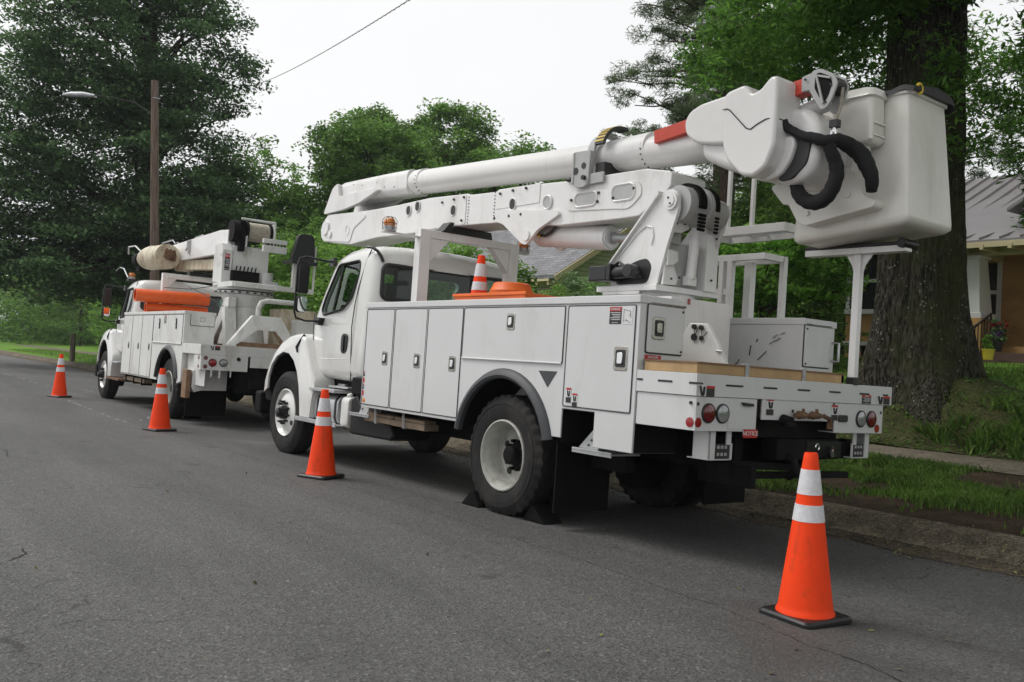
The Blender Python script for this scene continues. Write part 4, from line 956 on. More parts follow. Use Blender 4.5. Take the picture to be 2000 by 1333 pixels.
# scratches on the inner side box
sc = MB()
for (x, z, dx2, dz) in ((-1.33, 1.70, .05, .03), (-1.36, 1.67, .05, .03), (-1.31, 1.65, .06, .035), (-1.22, 1.55, .09, .08), (-1.05, 1.60, .01, .09), (-.93, 1.47, .05, .07), (-1.40, 1.72, .04, .02), (-1.12, 1.66, .01, .03)): sc.bar((x, -1.9635, z), (x+dx2, -1.9635, z-dz), .012, .002)
sc.build('scratch', 'sticker_black', T1)
P1('grab_loop', 'alu', lambda m: m.tube([(-1.59, -2.40, 1.66), (-1.64, -2.42, 1.66), (-1.64, -2.42, 1.50), (-1.59, -2.40, 1.50)], .012, 8))
# boom rest behind the cab, with beacons
P1('boom_rest', 'boom_white', lambda m: (m.box(2.36, 2.48, -.67, -.53, 1.29, 2.72), m.box(2.36, 2.48, -1.91, -1.77, 1.29, 2.72), m.box(2.36, 2.48, -1.77, -.67, 2.63, 2.72), m.prism([(-.67, 2.63), (-.92, 2.63), (-.67, 2.36)], 'x', 2.37, 2.47), m.prism([(-1.77, 2.63), (-1.52, 2.63), (-1.77, 2.36)], 'x', 2.37, 2.47), m.box(2.36, 2.44, -.53, -.07, 2.615, 2.632), m.box(2.36, 2.44, -2.06, -1.88, 2.615, 2.632)), .006)
P1('rubber_pad', 'black', lambda m: m.prism([(-.90, 2.72), (-.96, 2.80), (-1.02, 2.80), (-1.48, 2.80), (-1.50, 2.72)], 'x', 2.35, 2.49).prism([(-.80, 2.72), (-.93, 2.725), (-.95, 2.84), (-.90, 2.84)], 'x', 2.34, 2.50), .004)
beacon(T1, 2.40, -.155, 2.632); beacon(T1, 2.40, -2.0, 2.632)
# turntable
P1('pedestal', 'boom_white', lambda m: (m.box(-1.10, -.28, -1.60, -.84, 1.29, 1.93), m.cyl((-.55, -1.22, 1.93), (-.55, -1.22, 1.99), .36, n=40)), .006)
P1('turntable', 'boom_white', lambda m: m.prism([(-.19, -.84), (-.92, -.84), (-.95, -1.60), (-.19, -1.60)], 'z', 1.985, 2.035).box(-.27, -.72, -.86, -.84, 1.955, 1.985), .005)
P1('warning_light', 'red_lens', lambda m: m.box(-1.105, -1.112, -1.06, -1.035, 1.88, 1.93))
TP = [(-.30, 2.035), (-.318, 2.242), (-.87, 2.815), (-.93, 2.842), (-1.0, 2.838), (-1.05, 2.79), (-1.06, 2.66), (-.965, 2.391), (-.88, 2.10), (-.865, 2.035)]
for ya, yb in ((-.90, -.935), (-1.505, -1.54)): P1('turret_plate', 'boom_white', lambda m: m.prism(fillet(TP, .03, 3), 'y', ya, yb), .004)
P1('turret_flange', 'boom_white', lambda m: m.prism([(-.30, 2.24), (-.33, 2.25), (-.86, 2.80), (-.855, 2.83)], 'y', -.86, -.93).tube([(-.36, -.895, 2.27), (-.62, -.895, 2.50), (-.71, -.895, 2.55), (-.78, -.895, 2.53), (-.80, -.895, 2.46), (-.78, -.895, 2.38)], .010, 6), .003)
P1('pivot_pin', 'boom_white', lambda m: (m.cyl((-.985, -.90, 2.735), (-.985, -.872, 2.735), .075, n=28), m.cyl((-.985, -.872, 2.735), (-.985, -.862, 2.735), .05, n=24), m.cyl((-.985, -1.54, 2.735), (-.985, -1.57, 2.735), .075, n=28)), .003)
P1('pin_bolt', 'sticker_black', lambda m: [m.cyl((-.985+a, -.862, 2.735+b), (-.985+a, -.856, 2.735+b), .009, n=8) for a, b in ((.012, .025), (-.012, -.025))])
P1('chain_drum', 'grey_metal', lambda m: (m.cyl((-.985, -.96, 2.725), (-.985, -1.24, 2.725), .155, n=36), m.cyl((-.985, -1.27, 2.70), (-.985, -1.49, 2.70), .125, n=30), m.cyl((-.985, -1.20, 2.725), (-.985, -1.25, 2.725), .175, n=36)), .004)
ch = MB()
for i in range(27):
    a = 2.4-i*.105; r = .175
    if i < 22: px_, pz_ = -.985+r*math.cos(a+.9), 2.725+r*math.sin(a+.9)
    else: px_, pz_ = -1.155+.002*(i-22), 2.66-.030*(i-21)
    ch.cyl((px_, -1.05, pz_), (px_, -1.13, pz_), .014, n=6); ch.cyl((px_, -1.26, pz_), (px_, -1.30, pz_), .012, n=6)
ch.build('boom_chain', 'chassis', T1)
P1('turret_core', 'grey_metal', lambda m: (m.box(-.88, -.50, -1.50, -.94, 2.04, 2.42), m.box(-.91, -.88, -1.12, -.94, 2.40, 2.56)), .004)
P1('turret_bracket', 'boom_white', lambda m: (m.prism([(-.93, 2.48), (-.93, 2.61), (-1.12, 2.60), (-1.14, 2.53), (-1.05, 2.49)], 'x', -.955, -.975), m.prism([(-.93, 2.20), (-.93, 2.34), (-1.05, 2.33), (-1.06, 2.25), (-1.0, 2.21)], 'x', -.93, -.95), m.prism([(-.915, 2.04), (-.935, 2.24), (-1.02, 2.26), (-1.10, 2.10), (-1.08, 2.05)], 'x', -.90, -.92), m.box(-.97, -.87, -1.545, -1.39, 2.03, 2.53), m.prism([(-1.40, 2.40), (-1.40, 2.62), (-1.60, 2.62), (-1.62, 2.50)], 'x', -.92, -.94)), .004)
P1('levelling_cylinder', 'boom_white', lambda m: m.cyl((-.94, -1.23, 2.12), (-.97, -1.23, 2.46), .045).cyl((-.97, -1.23, 2.46), (-.98, -1.23, 2.66), .03).box(-.97, -.90, -1.28, -1.18, 2.06, 2.14), .002)
P1('bracket_bolt', 'sticker_black', lambda m: [m.cyl((-.975, y, z), (-.985, y, z), .010, n=8) for y, z in ((-.98, 2.56), (-1.08, 2.57), (-.95, 2.09), (-1.05, 2.11), (-1.55, 2.56), (-1.50, 2.50), (-1.46, 2.13))])
P1('slew_motor', 'gloss_black', lambda m: (m.box(-.40, -.18, -.88, -.74, 2.075, 2.205), m.cyl((-.40, -.81, 2.14), (-.66, -.81, 2.15), .055), m.cyl((-.66, -.86, 2.15), (-.66, -.74, 2.15), .06), m.box(-.45, -.40, -.89, -.74, 2.07, 2.22)), .01)
P1('motor_opening', 'sticker_black', lambda m: m.prism(fillet([(-.36, 2.05), (-.42, 2.18), (-.62, 2.255), (-.74, 2.27), (-.80, 2.20), (-.76, 2.05)], .06), 'y', -.902, -.8985))
P1('hydraulic_hose', 'sticker_black', lambda m: [m.tube([(-.42, -.83, 2.22-.02*i), (-.5, -.80, 2.24), (-.62, -.79, 2.18-.02*i), (-.72, -.86, 2.10)], .009, 6) for i in range(4)])
# lower boom
LB = [(5.60, 3.24), (5.72, 3.20), (5.82, 3.12), (5.86, 3.03), (5.83, 2.93), (5.74, 2.865), (5.40, 2.82), (4.92, 2.77), (4.19, 2.812), (3.27, 2.803), (2.17, 2.806), (1.63, 2.785), (1.0, 2.72), (.59, 2.672), (-.30, 2.665), (-.50, 2.67), (-.80, 2.83), (-.86, 2.90), (-.87, 3.00), (-.84, 3.03), (-.556, 3.085), (-.125, 3.093), (.368, 3.095), (1.117, 3.135), (1.61, 3.145), (1.64, 3.125), (2.16, 3.145), (2.20, 3.165), (3.0, 3.20), (3.745, 3.188), (4.482, 3.191)]
lb = P1('lower_boom', 'boom_white', lambda m: m.prism(LB, 'y', -1.0, -1.44), .012)
P1('boom_stiffener', 'boom_white', lambda m: (
    m.prism(fillet([(1.604, 2.80), (1.587, 2.915), (.582, 2.822), (.544, 2.775), (.868, 2.646), (.986, 2.546), (1.041, 2.505), (1.116, 2.527), (1.443, 2.748)], .03, 3), 'y', -.962, -.999),
    m.prism(fillet([(1.604, 2.80), (1.587, 2.915), (.582, 2.822), (.544, 2.775), (.868, 2.646), (.986, 2.546), (1.041, 2.505), (1.116, 2.527), (1.443, 2.748)], .03, 3), 'y', -1.441, -1.48),
    m.prism(fillet([(5.65, 3.235), (4.62, 3.19), (4.50, 3.12), (4.85, 2.98), (4.93, 2.80), (5.70, 2.87), (5.84, 3.02)], .06), 'y', -.990, -.999),
    m.prism(fillet([(3.10, 3.18), (2.95, 2.92), (3.0, 2.82), (2.20, 2.815), (2.20, 3.16)], .04), 'y', -.992, -.999),
    m.prism(fillet([(.52, 2.90), (.30, 2.98), (.12, 2.97), (-.12, 2.95), (-.35, 3.0), (-.50, 2.98), (-.54, 2.86), (-.38, 2.74), (-.20, 2.76), (.45, 2.80)], .07), 'y', -.990, -.999),
    m.box(1.63, .9, -.9925, -.9995, 2.93, 3.13)), .003, parent=lb)
P1('access_cover', 'boom_white', lambda m: [m.prism(rrect(x-a, x+a, z-b, z+b, min(a, b)*.95), 'y', -.978, -.991) for x, z, a, b in ((.768, 2.917, .068, .068), (.20, 2.888, .16, .068), (-.30, 2.900, .15, .075))] and [m.prism(rrect(x-.115, x+.115, z-.115, z+.115, .02), 'y', -.985, -.9925) for x, z in ((2.445, 2.996),)] and m, parent=lb) if False else None
for x, z, a, b in ((.768, 2.917, .062, .066), (.20, 2.888, .155, .066), (-.30, 2.900, .148, .074)):
    o = P1('access_cover', 'boom_white', lambda m: ring(m, [(u, -.988, w) for u, w in rrect(x-a, x+a, z-b, z+b, min(a, b)*.9)], .011), parent=lb)
    P1('cover_plate', 'grey_metal', lambda m: m.prism(rrect(x-a, x+a, z-b, z+b, min(a, b)*.9), 'y', -.986, -.991), parent=lb)
P1('boom_opening', 'sticker_black', lambda m: [m.prism(rrect(x-a, x+a, z-b, z+b, min(a, b)*.95), 'y', -.9905 if x > 4 else -.991, -.9985) for x, z, a, b in ((2.445, 2.996, .045, .055), (1.34, 2.957, .045, .055), (3.436, 3.09, .05, .065), (3.231, 3.12, .045, .065), (5.008, 2.969, .05, .06))], parent=lb)
P1('opening_rim', 'boom_white', lambda m: [ring(m, [(u, -.990, w) for u, w in rrect(x-.052, x+.052, z-.062, z+.062, .05)], .007) for x, z in ((2.445, 2.996), (1.34, 2.957), (3.436, 3.09), (3.231, 3.12), (5.008, 2.969))], parent=lb)
bo = MB()
for x, z in ((2.68, 3.11), (2.44, 3.12), (2.24, 3.125), (2.50, 2.85), (2.26, 2.865), (1.56, 3.09), (1.34, 3.10), (1.12, 3.10), (1.60, 2.83), (1.35, 2.83), (1.15, 2.83), (.40, 2.90), (.03, 2.85), (.02, 2.93), (-.44, 2.92), (-.18, 2.86)): bo.cyl((x, -.962 if z < 2.84 and x < 1.7 else -.99, z), (x, -.975 if not (z < 2.84 and x < 1.7) else -.955, z), .014, n=8)
for z in range(9):
    for x in (2.155, 1.665): bo.cyl((x, -.998, 2.83+.036*z), (x, -.992, 2.83+.036*z), .007, n=6)
for k in range(9):
    for s2 in (-1, 1): pass
bo.build('boom_bolt', 'sticker_black', lb)
P1('elbow_pin', 'boom_white', lambda m: (m.cyl((5.66, -.99, 3.05), (5.66, -.965, 3.05), .10, n=28), m.cyl((5.52, -.99, 2.95), (5.52, -.968, 2.95), .05, n=24), m.cyl((5.66, -1.45, 3.05), (5.66, -1.475, 3.05), .10, n=28)), .004)
P1('bracket_pin', 'boom_white', lambda m: (m.cyl((1.03, -.962, 2.60), (1.03, -.945, 2.60), .055, n=24), m.cyl((1.03, -.96, 2.60), (1.03, -1.48, 2.60), .035, n=16)), .003)
P1('lift_cylinder', 'boom_white', lambda m: (m.cyl((1.10, -1.22, 2.645), (.06, -1.22, 2.545), .118, n=36), m.cyl((1.10, -1.22, 2.645), (1.03, -1.22, 2.60), .08, .05), m.cyl((.06, -1.22, 2.545), (.045, -1.22, 2.544), .10, n=30)), .004)
P1('cylinder_rod', 'zinc', lambda m: m.cyl((.05, -1.22, 2.543), (-.42, -1.22, 2.50), .042, n=20).cyl((.048, -1.22, 2.543), (.02, -1.22, 2.541), .058, n=20))
P1('cylinder_hose', 'sticker_black', lambda m: m.tube([(1.02, -1.09, 2.62), (.93, -1.07, 2.61), (.85, -1.06, 2.60), (.76, -1.07, 2.64), (.70, -1.08, 2.70), (.64, -1.12, 2.74)], .016, 7))
P1('hose_fitting', 'yellow', lambda m: m.cyl((1.05, -1.095, 2.625), (.93, -1.07, 2.61), .018, n=8))
# upper boom
P1('elbow_arm', 'boom_white', lambda m: [m.prism(fillet(Q, .05, 3), 'y', a, b) for a, b in ((-.975, -1.03), (-1.41, -1.465)) for Q in ([(5.36, 3.655), (5.52, 3.60), (5.76, 3.25), (5.16, 3.262), (4.72, 3.31), (4.22, 3.43), (4.26, 3.46), (5.32, 3.46)],)], .008)
def usteel(m):
    secs = []
    for x, zc, h, w in ((5.58, 3.50, .10, .14), (5.50, 3.52, .135, .18), (5.35, 3.535, .145, .19), (4.3, 3.51, .15, .19), (3.62, 3.49, .155, .175)):
        secs.append([(x, -1.22+a, zc+b) for a, b in rrect(-w, w, -h, h, .085)])
    m.loft(secs)
ub = P1('upper_boom', 'boom_white', usteel, 0)
P1('fibreglass_tube', 'gel', lambda m: m.loft([[(x, -1.22+.165*math.cos(a*math.pi/18), z+.15*math.sin(a*math.pi/18)) for a in range(36)] for x, z in ((3.63, 3.492), (2.5, 3.435), (1.3, 3.377), (.2, 3.323), (-1.5, 3.235))]), parent=ub)
P1('tube_collar', 'boom_white', lambda m: [m.loft([[(x+d, -1.22+.171*math.cos(a*math.pi/18), z+.156*math.sin(a*math.pi/18)) for a in range(36)] for d in (0, -w)]) for x, z, w in ((3.60, 3.492, .20), (.10, 3.318, .55))], parent=ub)
bo = MB()
for x, z in ((3.44, 3.483), (-.42, 3.292)):
    for k in range(20):
        a = k*math.pi/10; y0, z0 = -1.22+.171*math.cos(a), z+.156*math.sin(a); bo.ell((x, y0, z0), .008, .008, .008, 6, 4)
for x, z in ((4.75, 3.56), (4.35, 3.55), (4.55, 3.44), (4.15, 3.47), (3.9, 3.44), (5.0, 3.60)): bo.ell((x, -1.03, z), .009, .006, .009, 6, 4)
bo.build('rivet', 'sticker_black', ub)
P1('seam_line', 'grey_metal', lambda m: [m.loft([[(x+d, -1.22+(.1905)*u, 3.51+.151*v) for u, v in [(math.copysign(abs(math.cos(t))**.4, math.cos(t)), math.copysign(abs(math.sin(t))**.5, math.sin(t))) for t in [k*math.pi/18 for k in range(36)]]] for d in (0, .006)]) for x in ()], parent=ub) if False else None
# saddle that holds the upper boom
P1('boom_saddle', 'grey_metal', lambda m: (m.prism(fillet([(.36, 3.35), (.375, 3.05), (.30, 3.0), (.20, 2.995), (.13, 3.03), (.12, 3.34)], .02, 2), 'y', -.94, -.99), m.box(.30, .13, -.97, -1.0, 3.02, 3.34), m.box(.36, .335, -1.0, -.93, 3.04, 3.34), m.box(.13, -.05, -.96, -.985, 3.02, 3.12), m.prism([(.36, 3.35), (.375, 3.08), (.12, 3.08), (.12, 3.34)], 'y', -1.45, -1.49)), .005)
P1('saddle_strap', 'grey_metal', lambda m: m.loft([[(x, -1.22+r*math.cos(a), 3.335+(r-.02)*math.sin(a)) for r, x in ((.20, .22), (.20, .13), (.23, .13), (.23, .22))] for a in [-.2+k*(math.pi+.4)/16 for k in range(17)]]), .003)
P1('chain_cover', 'sticker_black', lambda m: m.loft([[(x, -1.22+r*math.cos(a), 3.34+(r-.01)*math.sin(a)) for r, x in ((.232, .10), (.232, -.02), (.262, -.02), (.262, .10))] for a in [.2+k*1.6/12 for k in range(13)]]))
P1('hazard_stripe', 'yellow', lambda m: [m.loft([[(x, -1.22+r*math.cos(a), 3.34+(r-.01)*math.sin(a)) for r, x in ((.26, .095), (.26, -.015), (.266, -.015), (.266, .095))] for a in (a0, a0+.07)]) for a0 in [.3+k*.16 for k in range(9)]])
P1('saddle_hole', 'sticker_black', lambda m: m.cyl((.31, -.9385, 3.16), (.31, -.934, 3.16), .035, n=16).cyl((.20, -.9385, 3.20), (.20, -.934, 3.20), .03, n=14).ell((.44, -.98, 3.10), .05, .03, .02, 10, 6).cyl((.17, -.93, 3.08), (.17, -.90, 3.08), .022, n=10).box(-.02, .10, -1.25, -1.0, 3.09, 3.22))
# boom tip
P1('tip_housing', 'gel', lambda m: m.prism(fillet([(-1.03, 3.40), (-1.05, 3.29), (-1.17, 3.20), (-1.30, 3.17), (-1.62, 3.13), (-1.62, 3.56), (-1.20, 3.525), (-1.08, 3.48)], .05), 'y', -.93, -1.36), .03)
belly = P1('tip_belly', 'gel', lambda m: m.prism(fillet([(-1.16, 3.24), (-1.185, 3.08), (-1.45, 2.955), (-1.75, 2.86), (-1.96, 2.79), (-2.09, 2.765), (-2.22, 2.81), (-2.29, 2.92), (-2.31, 3.10), (-2.27, 3.24), (-2.18, 3.33), (-2.0, 3.36), (-1.5, 3.36)], .08), 'y', -.99, -1.44), .06, seg=3) if False else MB().prism(fillet([(-1.16, 3.24), (-1.185, 3.08), (-1.45, 2.955), (-1.75, 2.86), (-1.96, 2.79), (-2.09, 2.765), (-2.22, 2.81), (-2.29, 2.92), (-2.31, 3.10), (-2.27, 3.24), (-2.18, 3.33), (-2.0, 3.36), (-1.5, 3.36)], .08), 'y', -.985, -1.42).build('tip_belly', 'gel', T1, .075, seg=5)
cv = MB().prism(fillet([(-1.56, 3.49), (-1.60, 3.515), (-1.76, 3.54), (-1.83, 3.455), (-1.90, 3.47), (-1.99, 3.555), (-2.06, 3.545), (-2.06, 3.2), (-2.055, 3.02), (-1.99, 2.87), (-1.88, 2.81), (-1.76, 2.835), (-1.62, 2.97), (-1.565, 3.1)], .035), 'y', -.79, -1.10).build('boom_tip_cover', 'gel', T1, .032, seg=3)
cv2 = MB().prism(fillet([(-1.62, 2.99), (-1.62, 2.95), (-1.76, 2.84), (-1.90, 2.80), (-2.02, 2.83), (-2.10, 2.93), (-2.14, 3.05), (-2.12, 3.12), (-2.0, 3.12)], .05), 'y', -.93, -1.14).build('boom_tip_cover', 'gel', T1, .03, seg=3)
P1('cover_cord', 'sticker_black', lambda m: m.tube([(-1.565, -.782, 3.37), (-1.60, -.786, 3.375), (-1.63, -.786, 3.36), (-1.70, -.786, 3.29), (-1.80, -.786, 3.19), (-1.84, -.786, 3.175), (-1.90, -.786, 3.205), (-1.98, -.786, 3.23), (-2.04, -.80, 3.23), (-2.068, -.86, 3.225)], .0045, 5))
P1('cover_gap', 'sticker_black', lambda m: m.prism(fillet([(-2.16, 3.16), (-2.25, 3.06), (-2.22, 2.90), (-2.10, 2.80), (-1.98, 2.79), (-2.0, 3.0)], .04), 'y', -.97, -.999), .004)
P1('jib_arm', 'red_arm', lambda m: m.bar((-.62, -1.06, 3.355), (-2.20, -1.06, 3.51), .10, .115), .006)
P1('jib_post', 'boom_white', lambda m: m.cyl((-1.95, -1.16, 3.33), (-2.30, -1.16, 3.40), .065), .003)
jb = P1('jib_head', 'grey_metal', lambda m: (m.prism([(-2.13, 3.56), (-2.13, 3.45), (-2.26, 3.445), (-2.26, 3.585)], 'y', -.985, -1.13), [m.prism(fillet([(-2.22, 3.585), (-2.29, 3.59), (-2.40, 3.53), (-2.44, 3.46), (-2.40, 3.35), (-2.36, 3.285), (-2.31, 3.28), (-2.25, 3.37), (-2.20, 3.45)], .02, 2), 'y', a, b) for a, b in ((-.975, -.995), (-1.115, -1.135))]), .004)
P1('head_recess', 'chassis', lambda m: m.prism(fillet([(-2.255, 3.555), (-2.29, 3.56), (-2.375, 3.515), (-2.40, 3.46), (-2.37, 3.37), (-2.335, 3.32), (-2.29, 3.385), (-2.25, 3.45)], .015, 2), 'y', -.973, -.976), parent=jb)
P1('head_web', 'grey_metal', lambda m: (m.bar((-2.265, -.966, 3.55), (-2.335, -.966, 3.32), .018, .014), m.bar((-2.28, -.966, 3.535), (-2.385, -.966, 3.50), .014, .014)), parent=jb)
P1('head_sheave', 'sticker_black', lambda m: m.cyl((-2.37, -1.0, 3.46), (-2.37, -1.105, 3.46), .062, n=24), parent=jb)
P1('head_bolt', 'sticker_black', lambda m: [m.cyl((x, -.975, z), (x, -.966, z), .009, n=8) for x, z in ((-2.17, 3.53), (-2.32, 3.53), (-2.35, 3.33), (-2.39, 3.45))], parent=jb)
P1('winch_line', 'rope', lambda m: m.tube([(-2.43, -1.06, 3.44), (-2.42, -1.06, 3.30), (-2.385, -1.06, 3.21)], .012, 6))
P1('load_hook', 'chrome', lambda m: (m.tube([(-2.385+.02*math.sin(t)*1.0, -1.04, 3.10+.05*math.cos(t)) for t in [k*.45 for k in range(14)]], .009, 6), m.tube([(-2.375+.018*math.sin(t), -1.04, 3.02+.045*math.cos(t)) for t in [k*.45 for k in range(15)]], .008, 6), m.cyl((-2.385, -1.05, 3.19), (-2.382, -1.05, 3.12), .016, n=8)))
P1('hook_block', 'sticker_black', lambda m: m.box(-2.42, -2.35, -1.08, -1.03, 3.15, 3.21), .006)
# bucket
def bsec(x0, x1, y0, y1, z, r, dz=0): return [(a, b, z+dz*(a-x0)) for a, b in rrect(x0, x1, y0, y1, r, 5)]
def bk(m):
    secs = [bsec(-2.66, -1.84, -2.04, -1.56, 2.49, .03, -.10), bsec(-2.71, -1.79, -2.11, -1.52, 2.50, .035, -.10), bsec(-2.738, -1.765, -2.145, -1.497, 2.53, .035, -.105), bsec(-2.735, -1.76, -2.15, -1.495, 2.57, .03, -.11), bsec(-2.69, -1.84, -2.03, -1.50, 3.45, .025), bsec(-2.71, -1.82, -2.05, -1.48, 3.455, .04), bsec(-2.71, -1.82, -2.05, -1.48, 3.49, .04), bsec(-2.69, -1.84, -2.03, -1.50, 3.49, .035), bsec(-2.65, -1.88, -1.99, -1.54, 3.46, .03), bsec(-2.66, -1.86, -2.05, -1.56, 2.56, .03)]
    m.loft(secs)
MB_b = MB(); bk(MB_b); bkt = MB_b.build('bucket', 'bucket', T1, ang=50)
P1('bucket_cover', 'vinyl', lambda m: m.loft([[(x, y, 3.495+.018*math.sin(x*23)*math.cos(y*17)+.015*math.sin(x*7+y*9)+h) for (y, h) in ((-1.465, -.03), (-1.475, .01), (-1.6, .035), (-1.8, .05), (-1.98, .03), (-2.06, .0), (-2.075, -.06))]+[(x, y, 3.475) for y in (-2.05, -1.8, -1.49)] for x in [-2.32-.035*k for k in range(13)]]), parent=bkt)
P1('cover_ring', 'yellow', lambda m: m.tube([(-2.735, -1.56+.035*math.cos(t), 3.49+.035*math.sin(t)) for t in [.3+k*.4 for k in range(12)]], .011, 6), parent=bkt)
def lin(m):
    m.loft([bsec(-2.50, -2.22, -1.48, -1.33, 3.08, .03), bsec(-2.53, -2.18, -1.495, -1.30, 3.11, .04), bsec(-2.52, -2.17, -1.495, -1.30, 3.42, .05), bsec(-2.54, -2.15, -1.51, -1.28, 3.43, .05), bsec(-2.52, -2.17, -1.50, -1.30, 3.49, .05), bsec(-2.46, -2.24, -1.48, -1.34, 3.51, .04)])
tb = MB(); lin(tb); tb = tb.build('tool_box', 'bucket', T1, ang=50)
P1('box_rib', 'bucket', lambda m: (m.ell((-2.29, -1.30, 3.44), .06, .03, .035, 12, 8), m.box(-2.545, -2.53, -1.46, -1.33, 3.22, 3.235), m.box(-2.545, -2.53, -1.46, -1.33, 3.13, 3.145), m.cyl((-2.42, -1.40, 3.10), (-2.42, -1.42, 3.04), .035, n=12)), .006, parent=tb)
P1('bucket_mount', 'bucket', lambda m: m.prism(fillet([(-1.70, 2.86), (-2.30, 2.93), (-2.375, 2.88), (-2.46, 2.70), (-2.549, 2.66), (-2.54, 2.61), (-1.964, 2.515), (-1.89, 2.55)], .025), 'y', -1.36, -1.50).prism(fillet([(-1.60, 2.86), (-2.15, 3.1), (-2.35, 3.0), (-2.30, 2.75), (-1.74, 2.70)], .04), 'y', -1.38, -1.49), .02)
P1('mount_bolt', 'bucket', lambda m: [m.cyl((x, -1.36, z), (x, -1.345, z), .022, n=6) for x, z in ((-1.98, 2.61), (-2.33, 2.72), (-1.95, 2.80))])
P1('hose_bundle', 'cloth', lambda m: m.tube(*soft([(-2.05, -.90, 3.235), (-2.06, -.915, 3.19), (-2.12, -.93, 3.145), (-2.203, -.935, 3.10), (-2.28, -.95, 3.075), (-2.36, -.99, 3.045), (-2.40, -1.08, 3.065), (-2.434, -1.20, 3.035), (-2.48, -1.26, 2.98), (-2.52, -1.28, 2.90), (-2.55, -1.30, 2.81), (-2.53, -1.34, 2.72)], [.03, .034, .034, .032, .040, .044, .050, .060, .064, .060, .052, .04]), 14))
P1('hose_bundle', 'cloth', lambda m: m.tube(*soft([(-2.37, -1.0, 3.06), (-2.38, -1.03, 2.98), (-2.395, -1.08, 2.89), (-2.39, -1.10, 2.80), (-2.35, -1.10, 2.70), (-2.29, -1.10, 2.645), (-2.22, -1.10, 2.63), (-2.14, -1.10, 2.655), (-2.08, -1.10, 2.71), (-2.04, -1.12, 2.79), (-2.01, -1.15, 2.88)], [.038, .046, .052, .054, .055, .058, .058, .056, .054, .05, .045]), 14))
# bucket rest at the tail
P1('bucket_rest', 'boom_white', lambda m: (m.box(-2.15, -2.09, -1.92, -1.86, 1.36, 2.38), m.prism([(-1.96, 2.385), (-2.30, 2.385), (-2.24, 2.34), (-2.18, 2.26), (-2.15, 2.15), (-2.09, 2.15), (-2.06, 2.26), (-2.01, 2.34)], 'y', -1.885, -1.895), m.box(-1.66, -2.545, -1.82, -1.92, 2.345, 2.395)), .005)
P1('rest_foot', 'sticker_black', lambda m: m.box(-2.155, -2.085, -1.925, -1.855, 1.30, 1.36), .003)
P1('rest_pad', 'black', lambda m: (m.box(-1.66, -2.52, -1.82, -1.96, 2.396, 2.425), m.cyl((-2.53, -1.78, 2.405), (-2.53, -1.98, 2.405), .038)), .006)
# access platform on the kerb side
P1('access_platform', 'boom_white', lambda m: (m.box(-.28, -1.24, -2.10, -2.13, 2.64, 2.72), m.box(-.28, -1.24, -2.50, -2.53, 2.64, 2.72), m.box(-.28, -.31, -2.5, -2.13, 2.64, 2.72), m.box(-1.21, -1.24, -2.5, -2.13, 2.64, 2.72), m.box(-.72, -.75, -2.5, -2.13, 2.64, 2.72), [m.box(x, x-.035, -2.13, -2.165, 2.70, 3.34) for x in (-.54, -.82)], m.box(-.6, -.9, -2.3, -2.35, 2.60, 2.64)), .003)
P1('platform_grating', 'tread', lambda m: [m.box(-.32-.045*k, -.325-.045*k, -2.5, -2.13, 2.69, 2.705) for k in range(20)])
P1('platform_frame', 'boom_white', lambda m: (m.box(-.27, -1.03, -2.12, -2.17, 2.40, 2.46), m.box(-.27, -1.03, -2.42, -2.47, 2.40, 2.46), [m.box(x, x-.055, -2.12, -2.18, 1.84, 2.41) for x in (-.50, -.60)], m.box(-.98, -1.03, -2.41, -2.47, 1.84, 2.41), m.box(-.66, -.74, -2.30, -2.38, 1.84, 2.41), m.box(-.27, -.33, -2.2, -2.4, 2.40, 2.46), m.box(-.98, -1.03, -2.4, -2.17, 2.40, 2.46), m.box(-.08, -.60, -2.13, -2.18, 2.08, 2.14), m.box(-.12, -.17, -2.13, -2.18, 1.84, 2.10)), .004)

# ------------------------------------------------------------------ digger derrick truck
T2 = thing('digger_derrick_truck', 'older white digger truck with auger and rope winch parked ahead', 'utility truck', T2M)
def P2(name, mat, fn, bev=0, parent=None, **k): return part(parent or T2, name, mat, fn, bev, **k)
cab(T2, .55, True)
wheel(T2, 5.15, 1, 'front'); wheel(T2, 5.15, -1, 'front')
for s in (1, -1): wheel(T2, 0, s, 'rear'); wheel(T2, 0, s, 'inner')
frame_rails(T2, -1.5, 5.6)
for s in (1, -1):
    my = lambda y: y if s > 0 else mir(y)
    body_side(T2, -.84, 3.22, .62, 1.815, .66, .635, None, s, .50, 'old_white'); arch_strip(T2, .635, s, .05)
    P2('top_rail', 'old_white', lambda m: m.box(-.85, 3.23, my(-.51), my(.012), 1.78, 1.832), .006)
    for i, (a, b) in enumerate(((2.52, 3.20), (1.80, 2.51), (1.03, 1.79))):
        o = panel_door(T2, a, b, .64, 1.77, s, mat='old_white')
        if s > 0: latch(o, (2.70, 1.97, 1.21)[i], 1.19, big=.9, dark=True)
    o = panel_door(T2, -.78, 1.0, 1.28, 1.77, s, hinge='bottom', mat='old_white')
    P2('mud_flap', 'flap', lambda m: m.box(-1.02, -1.04, my(-.05), my(-.72), .12, .56))
for x0 in (.60, -.42):
    g = MB(); g.tube([(x0, .009, 1.70), (x0-.02, .009, 1.65), (x0, .009, 1.60), (x0-.02, .009, 1.56), (x0, .009, 1.53)], .016, 5); g.build('unit_number', 'sticker_black', T2)
decal(T2, .27, 1.69, .13, .14, 'danger')
o = P2('rear_door', 'old_white', lambda m: m.prism(rrect(-.49, -.10, 1.60, 1.795, .01), 'x', -.84, -.853), .003)
P2('door_seal', 'sticker_black', lambda m: ring(m, [(-.842, a, b) for a, b in rrect(-.495, -.095, 1.595, 1.80, .012)], .004), parent=o)
